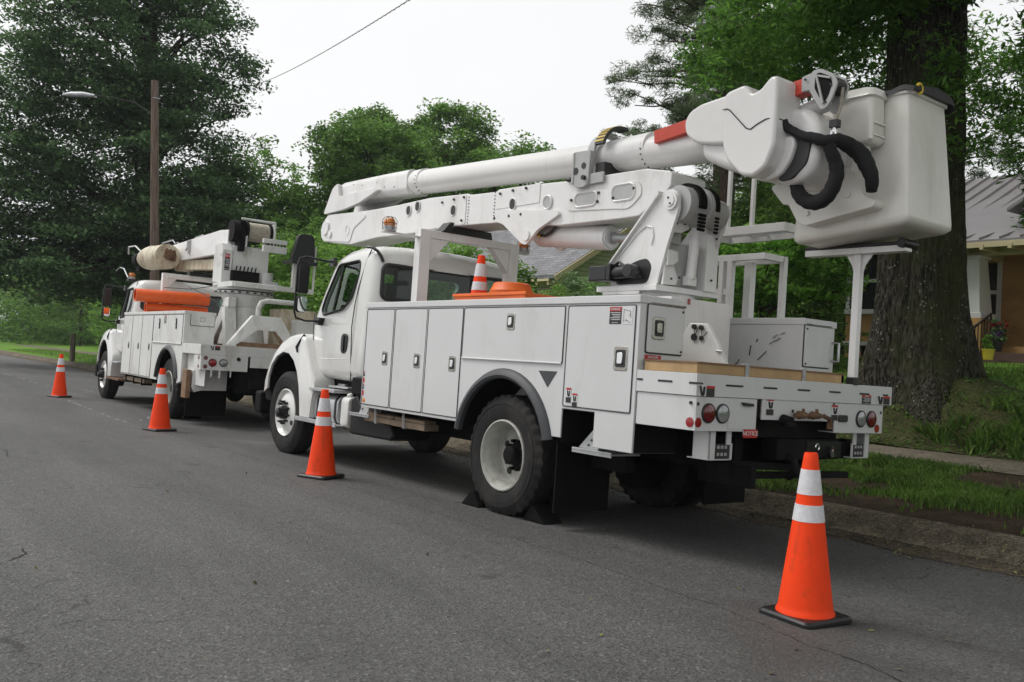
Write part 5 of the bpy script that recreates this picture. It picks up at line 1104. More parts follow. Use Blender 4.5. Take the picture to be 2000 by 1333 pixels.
P2('pull_handle', 'grey_metal', lambda m: ring(m, [(-.855, a, b) for a, b in rrect(-.33, -.25, 1.67, 1.74, .01)], .006), parent=o)
P2('bed_floor', 'old_white', lambda m: (m.box(-.84, 3.2, -1.93, -.51, .9, 1.25), m.box(-1.80, -.84, -2.43, -.01, 1.14, 1.28)), .004)
P2('tailboard', 'old_white', lambda m: (m.box(-1.81, -1.795, -2.44, 0, 1.14, 1.30), m.box(-1.795, -.85, -.008, 0, 1.14, 1.30), m.box(-1.795, -.85, -2.432, -2.44, 1.14, 1.30), m.box(-1.80, -.86, -.10, -.09, .64, 1.14)), .003)
P2('light_box', 'old_white', lambda m: (m.box(-1.812, -1.798, -.76, -.012, .90, 1.138), m.box(-1.798, -1.45, -.012, -.024, .90, 1.138), m.box(-1.812, -1.798, -1.60, -.80, .97, 1.138), m.box(-1.812, -1.798, -2.43, -1.70, .90, 1.138)), .003)
lamp(T2, -.195, 1.02, .058, 'red_lens', -1.812); lamp(T2, -.365, 1.025, .058, 'clear_lens', -1.812); dot(T2, -.085, 1.09, .034, 'red_dark', -1.812); dot(T2, -.085, .955, .034, 'red_dark', -1.812)
lamp(T2, -2.25, 1.02, .058, 'red_lens', -1.812); lamp(T2, -2.07, 1.02, .058, 'clear_lens', -1.812); dot(T2, -1.12, .93, .03, 'red_dark', -1.79)
P2('side_reflector', 'red_dark', lambda m: [m.lathe((-1.70, -.011, z), [(0, .03), (.004, .029), (.006, .001)], 'y', 16) for z in (1.09, .955)])
decal(T2, -.22, 1.25, .16, .07, 'side', 'x', -1.812)
P2('plate_lamp', 'sticker_black', lambda m: m.cyl((-1.812, -.60, 1.10), (-1.84, -.60, 1.09), .03, n=10))
P2('outrigger_box', 'old_white', lambda m: m.prism([(-.10, .52), (-.05, .60), (-.06, .88), (-.62, .90), (-.62, .56), (-.22, .55)], 'x', -1.30, -.95), .01)
P2('pad_block', 'wood_block', lambda m: m.box(-1.30, -1.06, -.04, .04, .42, .88), .015)
P2('torn_strap', 'old_white', lambda m: m.box(-1.81, -1.815, -.20, -.17, .80, .90).box(-1.81, -1.815, -.33, -.30, .78, .90).box(-1.81, -1.815, -.50, -.48, .80, .90))
P2('rear_frame', 'chassis', lambda m: (m.box(-1.7, -1.4, -1.9, -.7, .55, .96), m.box(-1.78, -1.7, -1.3, -.8, .62, .8), m.tube([(-1.7, -1.1, .62), (-1.8, -1.1, .58), (-1.82, -1.1, .50), (-1.75, -1.1, .46)], .035, 8)), .01)
P2('under_step', 'rust', lambda m: m.box(3.45, 4.55, -.30, -.02, .45, .49), .004)
P2('upper_step', 'tread', lambda m: m.box(3.7, 4.3, -.3, -.03, .80, .83), .004)
P2('stored_gear', 'wood_old', lambda m: (m.box(1.6, 3.15, -.20, -.05, .50, .58), m.box(2.0, 3.0, -.26, -.20, .46, .60), m.ell((3.15, -.12, .58), .10, .07, .05)), .01)
P2('gear_strap', 'chassis', lambda m: [m.box(x, x+.03, -.23, -.03, .46, .62) for x in (1.7, 2.3, 2.9)])
P2('beacon_base', 'black', lambda m: m.box(4.28, 4.44, -.42, -.26, 2.54, 2.58)); beacon(T2, 4.36, -.34, 2.57)
P2('exhaust_pipe', 'chrome', lambda m: m.tube([(4.3, -.25, 2.60), (4.5, -.2, 2.80), (4.9, -.2, 2.84), (5.2, -.2, 2.78)], .012, 6))
P2('boom_rest', 'boom_white', lambda m: (m.box(2.55, 2.67, -.60, -.50, 1.25, 2.66), m.box(2.55, 2.67, -1.86, -1.76, 1.25, 2.66), m.box(2.55, 2.67, -1.76, -.60, 2.56, 2.66), m.prism([(-.60, 2.56), (-.78, 2.56), (-.60, 2.38)], 'x', 2.56, 2.66), m.prism([(-1.76, 2.56), (-1.58, 2.56), (-1.76, 2.38)], 'x', 2.56, 2.66)), .006)
P2('rest_saddle', 'black', lambda m: m.box(2.52, 2.70, -1.5, -1.0, 2.66, 2.74), .006)
P2('turret_pedestal', 'old_white', lambda m: (m.cyl((-.05, -1.25, 1.25), (-.05, -1.25, 2.0), .42, .30, n=24), m.cyl((-.05, -1.25, 2.0), (-.05, -1.25, 2.22), .30, .44, n=32), m.prism([(.62, 1.28), (.40, 1.28), (-.42, 2.0), (-.42, 2.15), (-.20, 2.15)], 'y', -.84, -.98), m.prism([(-.40, 1.28), (-.55, 1.28), (-.35, 2.0), (-.20, 2.0)], 'y', -.80, -1.0)), .006)
P2('turntable_ring', 'grey_metal', lambda m: m.cyl((-.05, -1.25, 2.225), (-.05, -1.25, 2.27), .50, n=48).cyl((-.05, -1.25, 2.29), (-.05, -1.25, 2.33), .49, n=48), .004)
P2('ring_bolt', 'sticker_black', lambda m: [m.box(-.05+.502*math.cos(t)-.02, -.05+.502*math.cos(t)+.02, -1.25+.502*math.sin(t)-.02, -1.25+.502*math.sin(t)+.02, 2.235, 2.26) for t in [k*math.pi/12 for k in range(24)]])
P2('turret', 'old_white', lambda m: (m.box(-.60, .45, -1.72, -.82, 2.33, 2.42), m.prism([(.62, 2.45), (.62, 3.02), (.58, 3.14), (.25, 3.14), (.14, 3.02), (.14, 2.42)], 'y', -.86, -1.04), m.box(.16, .50, -1.72, -1.05, 2.42, 3.12)), .008)
decal(T2, -.95, 2.80, .09, .30, 'danger', 'x', .138, 'WARNING')
P2('valve_block', 'chassis', lambda m: (m.box(.02, .15, -1.52, -1.02, 2.48, 2.66), [m.cyl((.02, -1.08-.07*k, 2.66), (-.02, -1.08-.07*k, 2.74), .014, n=6) for k in range(6)]), .01)
P2('slew_motor', 'grey_metal', lambda m: m.cyl((-.1, -1.62, 2.42), (-.1, -1.62, 2.66), .10).box(-.25, .1, -1.78, -1.55, 2.42, 2.5), .006)
dk = P2('derrick_boom', 'boom_white', lambda m: m.prism(fillet([(.30, 2.98), (.30, 3.40), (.75, 3.43), (4.9, 3.33), (5.4, 3.28), (5.4, 3.04), (4.9, 3.0)], .03, 2), 'y', -.98, -1.34), .015)
P2('lift_cylinder', 'cream', lambda m: (m.bar((.70, -1.16, 2.80), (3.4, -1.16, 2.92), .20, .20), m.prism([(3.2, 3.0), (3.8, 3.0), (3.6, 2.80), (3.3, 2.80)], 'y', -1.0, -1.30)), .01)
P2('boom_hook', 'grey_metal', lambda m: m.tube([(2.6, -.97, 3.36), (2.56, -.93, 3.34), (2.54, -.92, 3.2), (2.62, -.92, 3.16), (2.66, -.95, 3.24)], .02, 6).box(2.5, 2.6, -.98, -.95, 3.1, 3.37))
P2('boom_rail', 'zinc', lambda m: m.tube([(4.9, -1.0, 3.32), (4.7, -1.0, 3.46), (3.9, -1.0, 3.47), (3.7, -1.0, 3.38)], .014, 6).tube([(3.1, -1.2, 3.38), (3.0, -1.2, 3.48), (2.5, -1.2, 3.50), (2.3, -1.2, 3.42)], .012, 6))
P2('pole_guide', 'old_white', lambda m: (m.box(5.4, 5.7, -1.4, -.95, 3.0, 3.45), m.tube([(5.6, -.9, 3.2), (6.0, -.75, 3.45), (6.4, -.7, 3.45), (6.6, -.75, 3.3)], .02, 6)), .02)
au = P2('auger', 'cream', lambda m: m.loft([[(4.9-1.75*k/40, -.74+.02*k/40+(.245+.012*math.cos(k*math.pi/2.5))*(.80+.2*min(1, k/8))*math.cos(t), 3.09-.05*k/40+(.245+.012*math.cos(k*math.pi/2.5))*(.80+.2*min(1, k/8))*math.sin(t)) for t in [j*math.pi/16 for j in range(32)]] for k in range(41)]))
P2('auger_mouth', 'cream', lambda m: m.cyl((3.16, -.72, 3.04), (3.148, -.72, 3.04), .235, .225, n=32), parent=au)
P2('auger_blade', 'rust', lambda m: [m.prism([(-.58-.055*k, 3.02+.05*math.sin(k)), (-.60-.055*k, 3.16), (-.64-.05*k, 3.20-.03*(k % 2)), (-.68-.05*k, 3.06), (-.66-.05*k, 2.95)], 'x', 2.90+.045*k, 2.98+.045*k) for k in range(5)] and m.cyl((3.15, -.72, 3.04), (2.96, -.72, 3.06), .05), .004, parent=au)
P2('auger_shaft', 'cream', lambda m: m.cyl((4.9, -.74, 3.09), (5.6, -.80, 3.12), .06), parent=au)
P2('auger_motor', 'chassis', lambda m: (m.cyl((5.45, -.80, 3.12), (5.85, -.82, 3.12), .17), m.cyl((5.85, -.82, 3.12), (6.0, -.82, 3.12), .11), m.box(5.5, 5.8, -1.0, -.75, 2.85, 3.1)), .01)
wn = P2('rope_winch', 'chassis', lambda m: (m.cyl((.22, -1.0, 3.38), (.22, -1.12, 3.38), .20, n=32), m.box(.05, .30, -1.22, -1.12, 3.02, 3.56), m.cyl((.22, -1.28, 3.40), (.22, -1.24, 3.40), .20, n=32), m.cyl((.22, -1.68, 3.40), (.22, -1.72, 3.40), .20, n=32), m.prism([(.6, 3.35), (.55, 3.2), (.42, 3.02), (.35, 3.02), (.42, 3.28), (.50, 3.38)], 'y', -1.0, -1.1)), .006)
P2('rope_coil', 'rope', lambda m: m.loft([[(.22+(.165+.008*(k % 2))*math.cos(t), -1.28-.0125*k, 3.40+(.165+.008*(k % 2))*math.sin(t)) for t in [j*math.pi/14 for j in range(28)]] for k in range(33)]), parent=wn)
P2('winch_frame', 'old_white', lambda m: (m.box(.0, .44, -1.76, -1.725, 3.1, 3.58), m.cyl((.04, -1.12, 3.60), (.04, -1.76, 3.60), .022, n=10), m.box(.0, .44, -1.24, -1.225, 3.1, 3.3)), .004, parent=wn)
P2('hose_row', 'sticker_black', lambda m: [m.tube([(-.30, -1.52-.06*k, 3.24), (-.32, -1.52-.06*k, 3.20), (-.32, -1.52-.06*k, 3.12)], .018, 6) for k in range(6)])
P2('control_manifold', 'old_white', lambda m: (m.box(-.34, -.26, -1.86, -1.42, 3.18, 3.26), m.box(-.34, -.26, -1.86, -1.42, 3.02, 3.14)), .004)
P2('operator_seat', 'gloss_black', lambda m: m.prism(fillet([(-1.84, 2.90), (-1.95, 3.36), (-2.02, 3.40), (-2.20, 3.40), (-2.26, 3.34), (-2.28, 2.90), (-2.2, 2.86)], .04), 'x', -.62, -.50).box(-.75, -.3, -2.3, -1.8, 2.84, 2.90), .01)
P2('seat_support', 'old_white', lambda m: (m.box(-.60, -.52, -1.98, -1.90, 2.36, 2.86), m.box(-.60, -.52, -2.10, -2.05, 2.36, 2.86), m.box(-.64, -.50, -2.30, -.85, 2.33, 2.41), m.box(-.60, -.56, -2.32, -2.29, 2.4, 3.2)), .004)
P2('outrigger_frame', 'old_white', lambda m: (m.prism([(-.66, 1.32), (-.80, 1.32), (-1.18, 1.62), (-1.46, 1.62), (-1.74, 1.32), (-1.90, 1.32), (-1.56, 1.84), (-1.06, 1.84)], 'x', -.95, -1.06), m.prism([(-1.06, 1.60), (-1.56, 1.60), (-1.56, 1.84), (-1.06, 1.84)], 'x', -1.06, -1.075)), .005)
P2('frame_brace', 'wood_block', lambda m: m.bar((-1.0, -1.46, 1.62), (-1.0, -1.70, 1.30), .05).box(-.95, -1.0, -1.75, -.85, 1.30, 1.38))
P2('frame_bolt', 'old_white', lambda m: [m.cyl((-1.075, y, 1.74), (-1.09, y, 1.74), .035, n=12) for y in (-1.15, -1.45)])
P2('tool_cabinet', 'cream', lambda m: m.box(-.6, .0, -2.40, -1.75, 1.30, 2.02), .01)
P2('bent_pipe', 'old_white', lambda m: m.tube([(-.85, -1.22, 1.84), (-.85, -1.22, 1.98), (-.83, -1.27, 2.08), (-.8, -1.38, 2.12), (-.7, -1.9, 2.13)], .045, 10))
P2('bed_panel', 'rust', lambda m: m.box(-.2, .75, -1.9, -.55, 1.285, 1.33))
P2('slack_cable', 'sticker_black', lambda m: m.tube([(.15, -.8, 2.36), (1.0, -.62, 2.30), (2.4, -.50, 2.36)], .009, 5).tube([(-.3, -.8, 1.98), (.3, -.6, 2.2), (1.0, -.55, 2.34)], .008, 5))
def pipe_thing(lab, p, q, r):
    global ORG
    p, q = Vector(p), Vector(q); ORG = p.copy()
    m = MB(); d = (q-p).normalized(); secs = []
    for c, rr in ((p, r), (q, r), (q, r-.02), (p, r-.02), (p, r)):
        a = d.cross(Vector((0, 0, 1))).normalized(); b = a.cross(d); secs.append([c+(a*math.cos(t)+b*math.sin(t))*rr for t in [k*math.pi/16 for k in range(32)]])
    m.loft(secs, caps=False); o = m.build('plastic_pipe', 'pipe_orange', None); ORG = C0.copy()
    o.matrix_world = T2M @ Matrix.Translation(p-C0); return tag(o, lab, 'pipe', 'orange pipes lying on the far truck')
pipe_thing('long orange plastic pipe, upper of two on the far truck side box', (2.42, .03, 2.165), (2.42, -1.38, 2.20), .125)
pipe_thing('orange plastic pipe lying under the upper pipe on the far truck', (2.50, -.20, 1.94), (2.50, -1.38, 1.95), .105)
# ================================================================== LOOSE THINGS
ORG = Vector((0, 0, 0))
def cone_proto():
    r = thing('traffic_cone', 'x', 'traffic cone')
    b = MB(); b.loft([[(a, c, z) for a, c in rrect(-w, w, -w, w, .035, 4)] for w, z in ((.178, 0), (.182, .006), (.182, .024), (.170, .036))]); b.build('base', 'black', r, .003)
    f = lambda z: .148-(.148-.036)*(z-.05)/(.905-.05)
    prof = [(.034, .158), (.046, .156), (.056, .148)]+[(z, f(z)) for z in (.08, .3, .5, .56)]+[(.7, f(.7)), (.86, f(.86)), (.895, .037), (.905, .033), (.905, .026), (.85, .03)]
    m = MB(); m.lathe((0, 0, 0), prof, 'z', 48); cb = m.build('cone_body', 'orange', r, ang=50)
    for za, zb in ((.535, .625), (.68, .815)):
        m = MB(); m.lathe((0, 0, 0), [(za, f(za)+.0005), (za, f(za)+.0022), (zb, f(zb)+.0022), (zb, f(zb)+.0005)], 'z', 48); m.build('reflective_band', 'reflect', r, ang=50)
    return r
def copy_thing(o, name=None):
    c = o.copy(); COL.objects.link(c)
    for ch in o.children:
        d = ch.copy(); COL.objects.link(d); d.parent = c
        for g in ch.children:
            e = g.copy(); COL.objects.link(e); e.parent = d
    return c
cp = cone_proto(); first = True
CG = 'orange traffic cones set out round the trucks'
for (x, y, rz, lab, w) in ((-3.285, .315, -8, 'orange traffic cone with two white bands, nearest the camera behind the tailboard', 0),
                       (2.40, .44, 24, 'orange traffic cone on the road beside the lower cab step of the near truck', 0),
                       (7.42, .56, 15, 'orange traffic cone in front of the rear wheel of the far truck', 0),
                       (14.75, .42, 30, 'orange traffic cone farthest up the road, left of the far truck', 0)):
    c = cp if first else copy_thing(cp); first = False
    c.location = (x, y, road_z(y)+.001); c.rotation_euler = (.01 if x > 0 else 0, 0, R(rz)); c['label'] = lab; c['group'] = CG
c = copy_thing(cp); c.matrix_world = T1M @ Matrix.Translation(Vector((1.56, -.80, 1.502))-C0) @ Matrix.Rotation(R(10), 4, 'Z'); c['label'] = 'orange traffic cone standing in the orange bin behind the near cab'; c['group'] = CG
def on_t1(name, mat, fn, at, label, cat, bev=0, group=None, M0=None):
    global ORG
    ORG = Vector(at); m = MB(); fn(m); o = m.build(name, mat, None, bev); ORG = Vector((0, 0, 0))
    o.matrix_world = (M0 or T1M) @ Matrix.Translation(Vector(at)-C0); return tag(o, label, cat, group)
def binf(m):
    m.box(.53, 1.72, -.62, -.60, 1.292, 1.975).box(.53, 1.72, -1.36, -1.34, 1.292, 1.975).box(.53, .55, -1.34, -.62, 1.292, 1.975).box(1.70, 1.72, -1.34, -.62, 1.292, 1.975).box(.55, 1.70, -1.34, -.62, 1.48, 1.50).box(.51, 1.74, -.62, -.585, 1.955, 1.985)
on_t1('storage_bin', 'orange_box', binf, (1.1, -.98, 1.292), 'orange open bin on the truck bed behind the near cab', 'bin', .004)
def tub(m): m.lathe((1.24, -.98, 1.502), [(0, .19), (.50, .205), (.505, .225), (.535, .228), (.56, .21), (.61, .19), (.62, .17), (.62, .001)], 'z', 40)
on_t1('round_tub', 'orange_box', tub, (1.24, -.98, 1.502), 'round orange lidded tub standing in the orange bin', 'tub')
for i, (x0, x1, lab) in enumerate(((1.30, 1.93, 'short rough timber strapped under the near truck, nearer the rear wheel'), (1.90, 2.52, 'short rough timber strapped under the near truck, nearer the cab'))):
    on_t1('timber_plank', 'wood_old', lambda m: m.box(x0, x1-.005, -.24, -.07, .583+.004*i, .645).box(x0+.02, x1-.04, -.22, -.08, .646, .678), ((x0+x1)/2, -.15, .583), lab, 'timber', .006, 'timbers strapped under the near truck')
for x, s, lab in ((.47, 1, 'black rubber wheel chock in front of the near truck rear tyre'), (-.43, -1, 'black rubber wheel chock behind the near truck rear tyre')):
    y0 = -.06 if s > 0 else -.10; z = road_z(y0-.1)
    m = MB(); m.prism([(x+.12*s, 0), (x-.15*s, 0), (x-.15*s, .03), (x-.06*s, .14), (x-.03*s, .14)], 'y', y0, y0-.20); m.prism([(x+.08*s, .012), (x-.10*s, .012), (x-.045*s, .10)], 'y', y0+.003, y0-.203)
    o = m.build('wheel_chock', 'flap', None, .008); o.data.transform(Matrix.Translation((-x, -y0, 0))); o.location = (x, y0, z); tag(o, lab, 'wheel chock', 'wheel chocks at the near truck rear tyre')

# ================================================================== UTILITY POLE AND CABLE
pz = H(27.8, -5.15)
pole = thing('utility_pole', 'bare brown wooden utility pole rising behind the far truck with a street lamp', 'utility pole', Matrix.Translation((27.8, -5.15, pz)))
ORG = Vector((27.8, -5.15, pz))
lean = Vector((.12, .42, 10.55-pz)); b0 = Vector((27.72, -5.35, pz-.3))
part(pole, 'shaft', 'pole_wood', lambda m: m.tube([b0, b0+lean*.5, b0+lean+Vector((0, 0, .3))], [.175, .155, .125], 18))
arm = part(pole, 'lamp_arm', 'iron', lambda m: m.tube([(27.85, -4.95, 9.3), (28.3, -4.4, 9.75), (28.9, -3.6, 9.92), (29.3, -3.1, 9.93)], .016, 8))
part(pole, 'lamp_head', 'zinc', lambda m: m.ell((29.6, -2.75, 9.94), .11, .11, .08, 16, 8).tube([(29.2, -3.25, 9.93), (29.45, -2.95, 9.96), (29.75, -2.6, 9.96), (29.95, -2.35, 9.93)], [.06, .10, .095, .04], 12, flat=1.2))
part(pole, 'pole_bolt', 'zinc', lambda m: [m.cyl((27.7, -5.1, z), (27.7, -4.85, z), .02, n=6) for z in (9.9,)])
ORG = Vector((0, 0, 0))
pts = []
A, B = Vector((1.2, 1.0, 5.1)), Vector((36.5, -10.4, 12.6))
a_ = Vector((4.16, -1.39, 5.96)); b_ = Vector((34.8, -10.7, 12.88)); d_ = (b_-a_)
for k in range(41):
    t = -.35+1.55*k/40; p = a_+d_*t; p.z += .9*((t-.5)**2-.25); pts.append(p)
m = MB(); m.tube(pts, .005, 5)
tw = []
for k in range(1200):
    t = -.35+1.55*k/1199; p = a_+d_*t; p.z += .9*((t-.5)**2-.25); ph = k*.9; tw.append(p+Vector((0, math.cos(ph), math.sin(ph)))*.009)
m.tube(tw, .0045, 4)
cbl = m.build('service_cable', 'sticker_black', None); tag(cbl, 'thin twisted overhead cable crossing the pale sky', 'cable')

# ================================================================== HOUSES
def window(root, ax, c, y, w, h, z, mat_fr='trim_white', mull=1, facing=1):
    """sash window centred at c on plane y (ax 'y') or x"""
    fr = MB(); f = facing; t = .09
    def bx(a0, a1, d0, d1, z0, z1, m):
        if ax == 'y': m.box(a0, a1, y+d0*f, y+d1*f, z0, z1)
        else: m.box(y+d0*f, y+d1*f, a0, a1, z0, z1)
    bx(c-w/2-t, c-w/2, -.02, .06, z-t, z+h+t, fr); bx(c+w/2, c+w/2+t, -.02, .06, z-t, z+h+t, fr); bx(c-w/2, c+w/2, -.02, .06, z+h, z+h+t, fr); bx(c-w/2-.02-t, c+w/2+.02+t, -.02, .10, z-t-.03, z-.001, fr)
    for k in range(1, mull): 
        xx = c-w/2+w*k/mull; bx(xx-.05, xx+.05, -.02, .055, z, z+h, fr)
    bx(c-w/2, c+w/2, -.01, .035, z+h*.48, z+h*.54, fr)
    o = fr.build('window', mat_fr, root, .004)
    g = MB(); bx(c-w/2, c+w/2, -.02, .012, z, z+h, g); g.build('pane', 'win_glass', o)
    cu = MB()
    return o
HZ = 1.62
house = thing('brick_house', 'tan brick bungalow with white tapered porch column and grey metal roof', 'house', Matrix.Translation((3, -19, HZ)))
ORG = Vector((3, -19, HZ))
def bw(m):
    m.box(-6, 7.55, -27, -17.2, HZ-.8, HZ+2.75)
part(house, 'brick_wall', 'brick', lambda m: (m.box(5.2, 7.55, -27, -17.05, HZ-1, 4.42), m.box(-8, 5.2, -27, -18.9, HZ-1, 4.42)))
part(house, 'porch_base', 'brick', lambda m: (m.box(-8, 5.15, -18.85, -17.25, HZ-1, 1.98), m.box(3.95, 4.85, -17.24, -16.9, HZ-1, 2.62), m.box(4.10, 5.15, -17.9, -17.24, 1.98, 2.62)))
part(house, 'foundation_sill', 'trim_white', lambda m: m.box(5.15, 7.62, -17.05, -16.97, 1.92, 2.02))
col = part(house, 'porch_column', 'trim_white', lambda m: m.loft([[(4.35+sx*w, -17.3+sy*w, z) for sx, sy in ((-1, -1), (1, -1), (1, 1), (-1, 1))] for w, z in ((.37, 2.62), (.37, 2.74), (.31, 2.75), (.215, 4.02), (.27, 4.03), (.27, 4.10))]), .008)
part(house, 'column_panel', 'trim_white', lambda m: m.prism([(4.15, 2.82), (4.55, 2.82), (4.49, 3.96), (4.21, 3.96)], 'y', -16.995-.05, -17.06), parent=None) if False else None
part(house, 'porch_beam', 'trim_yellow', lambda m: (m.box(-8, 4.75, -17.45, -17.18, 4.10, 4.34), m.box(4.4, 4.7, -18.9, -17.45, 4.10, 4.34)), .01)
part(house, 'porch_ceiling', 'porch', lambda m: m.box(-8, 5.19, -18.89, -17.46, 4.36, 4.41))
EV = (-16.45, 4.33)
rf = part(house, 'roof', 'metal_roof', lambda m: (m.prism([(EV[0]-.0, EV[1]), (EV[0], EV[1]+.05), (-17.8, 4.76), (-22.6, 7.05), (-27.6, 4.7), (-27.6, 4.62), (-22.6, 6.95)], 'x', -9, 8.0), [m.bar((x, EV[0], EV[1]+.075), (x, -17.8, 4.79), .03, .06) for x in [7.9-.45*k for k in range(30)]], [m.bar((x, -17.8, 4.79), (x, -22.6, 7.085), .03, .065) for x in [7.9-.45*k for k in range(30)]]), 0)
part(house, 'roof_trim', 'trim_yellow', lambda m: (m.box(-9, 8.0, EV[0]-.03, EV[0]+.02, 4.20, 4.328), m.bar((8.03, EV[0], 4.30), (8.03, -22.6, 6.98), .05, .16)), .005)
part(house, 'rafter_tail', 'trim_yellow', lambda m: [m.box(x-.04, x+.04, -17.1, EV[0]+.05, 4.15, 4.27) for x in [7.5-.62*k for k in range(18)]])
part(house, 'gable_dormer', 'trim_white', lambda m: m.prism([(.3, 5.2), (3.45, 5.2), (1.87, 6.15)], 'y', -17.6, -20.0))
part(house, 'dormer_roof', 'metal_roof', lambda m: (m.prism([(.1, 5.12), (1.87, 6.2), (3.65, 5.12), (3.65, 5.2), (1.87, 6.3), (.1, 5.2)], 'y', -17.3, -20.4)))
part(house, 'dormer_bracket', 'trim_white', lambda m: [m.box(x-.06, x+.06, -17.6, -17.3, z-.2, z) for x, z in ((.6, 5.3), (3.15, 5.3))])
window(house, 'y', 6.95, -17.03, .95, 1.45, 2.85, mull=1); window(house, 'y', 5.85, -17.03, .95, 1.45, 2.85, mull=1)
window(house, 'y', 4.80, -18.86, .6, 1.6, 2.55, mull=1); window(house, 'y', -1.5, -18.86, 1.3, 1.6, 2.55, mull=2)
part(house, 'steps', 'brick_dark', lambda m: [m.box(-1.2, 3.72, -17.24, -16.92+.30*k, HZ-.5, 1.98-.16*k-.001*k) for k in range(1, 4)], .006)
rl = part(house, 'stair_railing', 'iron', lambda m: (m.bar((3.85, -17.15, 2.72), (3.85, -16.1, 2.28), .04), [m.bar((3.85, -17.15+.15*k, 2.70-.063*k), (3.85, -17.15+.15*k, 1.60), .018) for k in range(8)], m.tube([(3.85, -16.1, 2.28), (3.85, -16.0, 2.24), (3.85, -15.98, 2.16)], .02, 6), m.bar((3.85, -16.1, 2.30), (3.85, -16.1, 1.55), .035), m.bar((3.85, -17.15, 2.75), (3.85, -17.15, 1.9), .035)))
ORG = Vector((0, 0, 0))
GH = thing('green_house', 'pale green clapboard house with grey shingle roof seen between the boom and side box', 'house', Matrix.Translation((19, -18, 1.1)))
ORG = Vector((19, -18, 1.1))
part(GH, 'clapboard_wall', 'siding', lambda m: m.prism([(-13.55, .6), (-22.3, .6), (-22.3, 3.75), (-17.8, 6.35), (-13.55, 3.75)], 'x', 15.0, 26))
part(GH, 'roof', 'shingle', lambda m: (m.prism([(-13.0, 3.62), (-13.0, 3.74), (-17.8, 6.62), (-22.9, 3.60), (-22.9, 3.48), (-17.8, 6.45)], 'x', 14.72, 26.4)))
part(GH, 'rake_board', 'trim_yellow', lambda m: (m.bar((14.70, -13.0, 3.62), (14.70, -17.8, 6.47), .06, .17), m.bar((14.70, -22.9, 3.48), (14.70, -17.8, 6.47), .06, .17)), .004)
part(GH, 'eave_bracket', 'trim_yellow', lambda m: [m.box(x-.05, x+.05, -13.6, -13.05, 3.44, 3.58) for x in [15.1+.55*k for k in range(20)]] and m.box(15, 26, -13.06, -13.0, 3.55, 3.62))
part(GH, 'corner_trim', 'trim_yellow', lambda m: (m.box(14.97, 15.12, -13.62, -13.50, .6, 3.7), m.box(14.95, 15.1, -22.4, -22.25, .6, 3.6)))
window(GH, 'y', 17.2, -13.52, 1.0, 1.3, 1.9, 'trim_yellow'); window(GH, 'y', 16.0, -13.52, .8, 1.3, 1.9, 'trim_yellow'); window(GH, 'x', -16.2, 14.98, .9, 1.3, 1.7, 'trim_yellow', facing=-1); window(GH, 'x', -19.6, 14.98, .9, 1.3, 1.7, 'trim_yellow', facing=-1)
ORG = Vector((0, 0, 0))
# fence far left
fn = thing('wooden_fence', 'dark weathered picket fence in the shade left of the far truck', 'fence', Matrix.Translation((40, -6.3, H(40, -6.3))))
ORG = Vector((40, -6.3, H(40, -6.3)))
part(fn, 'picket_panel', 'post_wood', lambda m: [m.box(x, x+.10, -6.9-.02, -6.9, H(x, -6.9)-.1, H(x, -6.9)+1.1) for x in [26+.22*k for k in range(62)]] and m.box(26, 39.6, -6.96, -6.93, H(32, -6.9)+.8, H(32, -6.9)+.88))
for dx in (0, .55, ): part(fn, 'post', 'post_wood', lambda m: m.tube([(39.0+dx*2.2, -5.0-dx*.6, .0), (39.0+dx*2.2, -5.0-dx*.6, 1.30)], .12 if dx == 0 else .05, 10))
ORG = Vector((0, 0, 0))

# ================================================================== PLANTS IN POTS, CHURN
def leafball(root, name, c, r, n, size, mat, **k): 
    P = clumps(blob_centres(c, r, max(6, n//40)), 40, min(r)*.5, .8); return leaf_object(name, P, size, mat, root, **k)
def pot(x, y, z, r, h, mat, leafmat, lab, lr, lh, petals=None, cat='potted plant'):
    global ORG
    ORG = Vector((x, y, z)); o = thing('potted_plant', lab, cat, Matrix.Translation((x, y, z)))
    part(o, 'pot', mat, lambda m: m.lathe((x, y, z), [(0, r*.75), (h*.9, r), (h*.9, r*1.08), (h, r*1.08), (h, r*.9), (h*.9, .001)], 'z', 20))
    leafball(o, 'foliage', (x, y, z+h+lh*.5), (lr, lr, lh*.6), 500, .07, leafmat, up=.3)
    if petals: leafball(o, 'flowers', (x, y, z+h+lh*.85), (lr, lr, lh*.3), 240, .05, petals, up=.5)
    ORG = Vector((0, 0, 0)); return o
pot(3.35, -16.0, H(3.35, -16)+.06, .13, .24, 'yellow_pot', 'bright_leaf', 'small leafy plant in a yellow pot before the porch steps', .11, .30)
pot(3.62, -17.05, 2.0, .15, .26, 'black_pot', 'shrub_leaf', 'red flowers in a dark pot beside the iron railing', .26, .30, 'petal_red')
pot(3.5, -16.7, 1.84, .14, .22, 'black_pot', 'shrub_leaf', 'purple flowers in a dark pot on the porch steps', .20, .22, 'petal_purple')
pot(3.78, -15.85, H(3.8, -15.8), .10, .16, 'terracotta', 'shrub_leaf', 'little terracotta pot at the foot of the stair railing', .12, .14, 'petal_red')
pot(6.35, -16.2, H(6.35, -16.2), .20, .30, 'black_pot', 'bright_leaf', 'dark pot with pale green leaves against the brick wall', .28, .30)
pot(6.55, -15.9, H(6.6, -15.9), .15, .22, 'terracotta', 'shrub_leaf', 'small terracotta pot beside the dark pot by the brick wall', .14, .12)
cz = H(7.05, -15.8)
m = MB(); m.lathe((0, 0, 0), [(0, .24), (.05, .25), (.62, .25), (.74, .17), (.80, .17), (.84, .20), (.88, .20), (.90, .12), (.92, .001)], 'z', 28)
for s in (-1, 1): m.tube([(s*.24, 0, .55), (s*.31, 0, .6), (s*.31, 0, .72), (s*.2, 0, .74)], .015, 6)
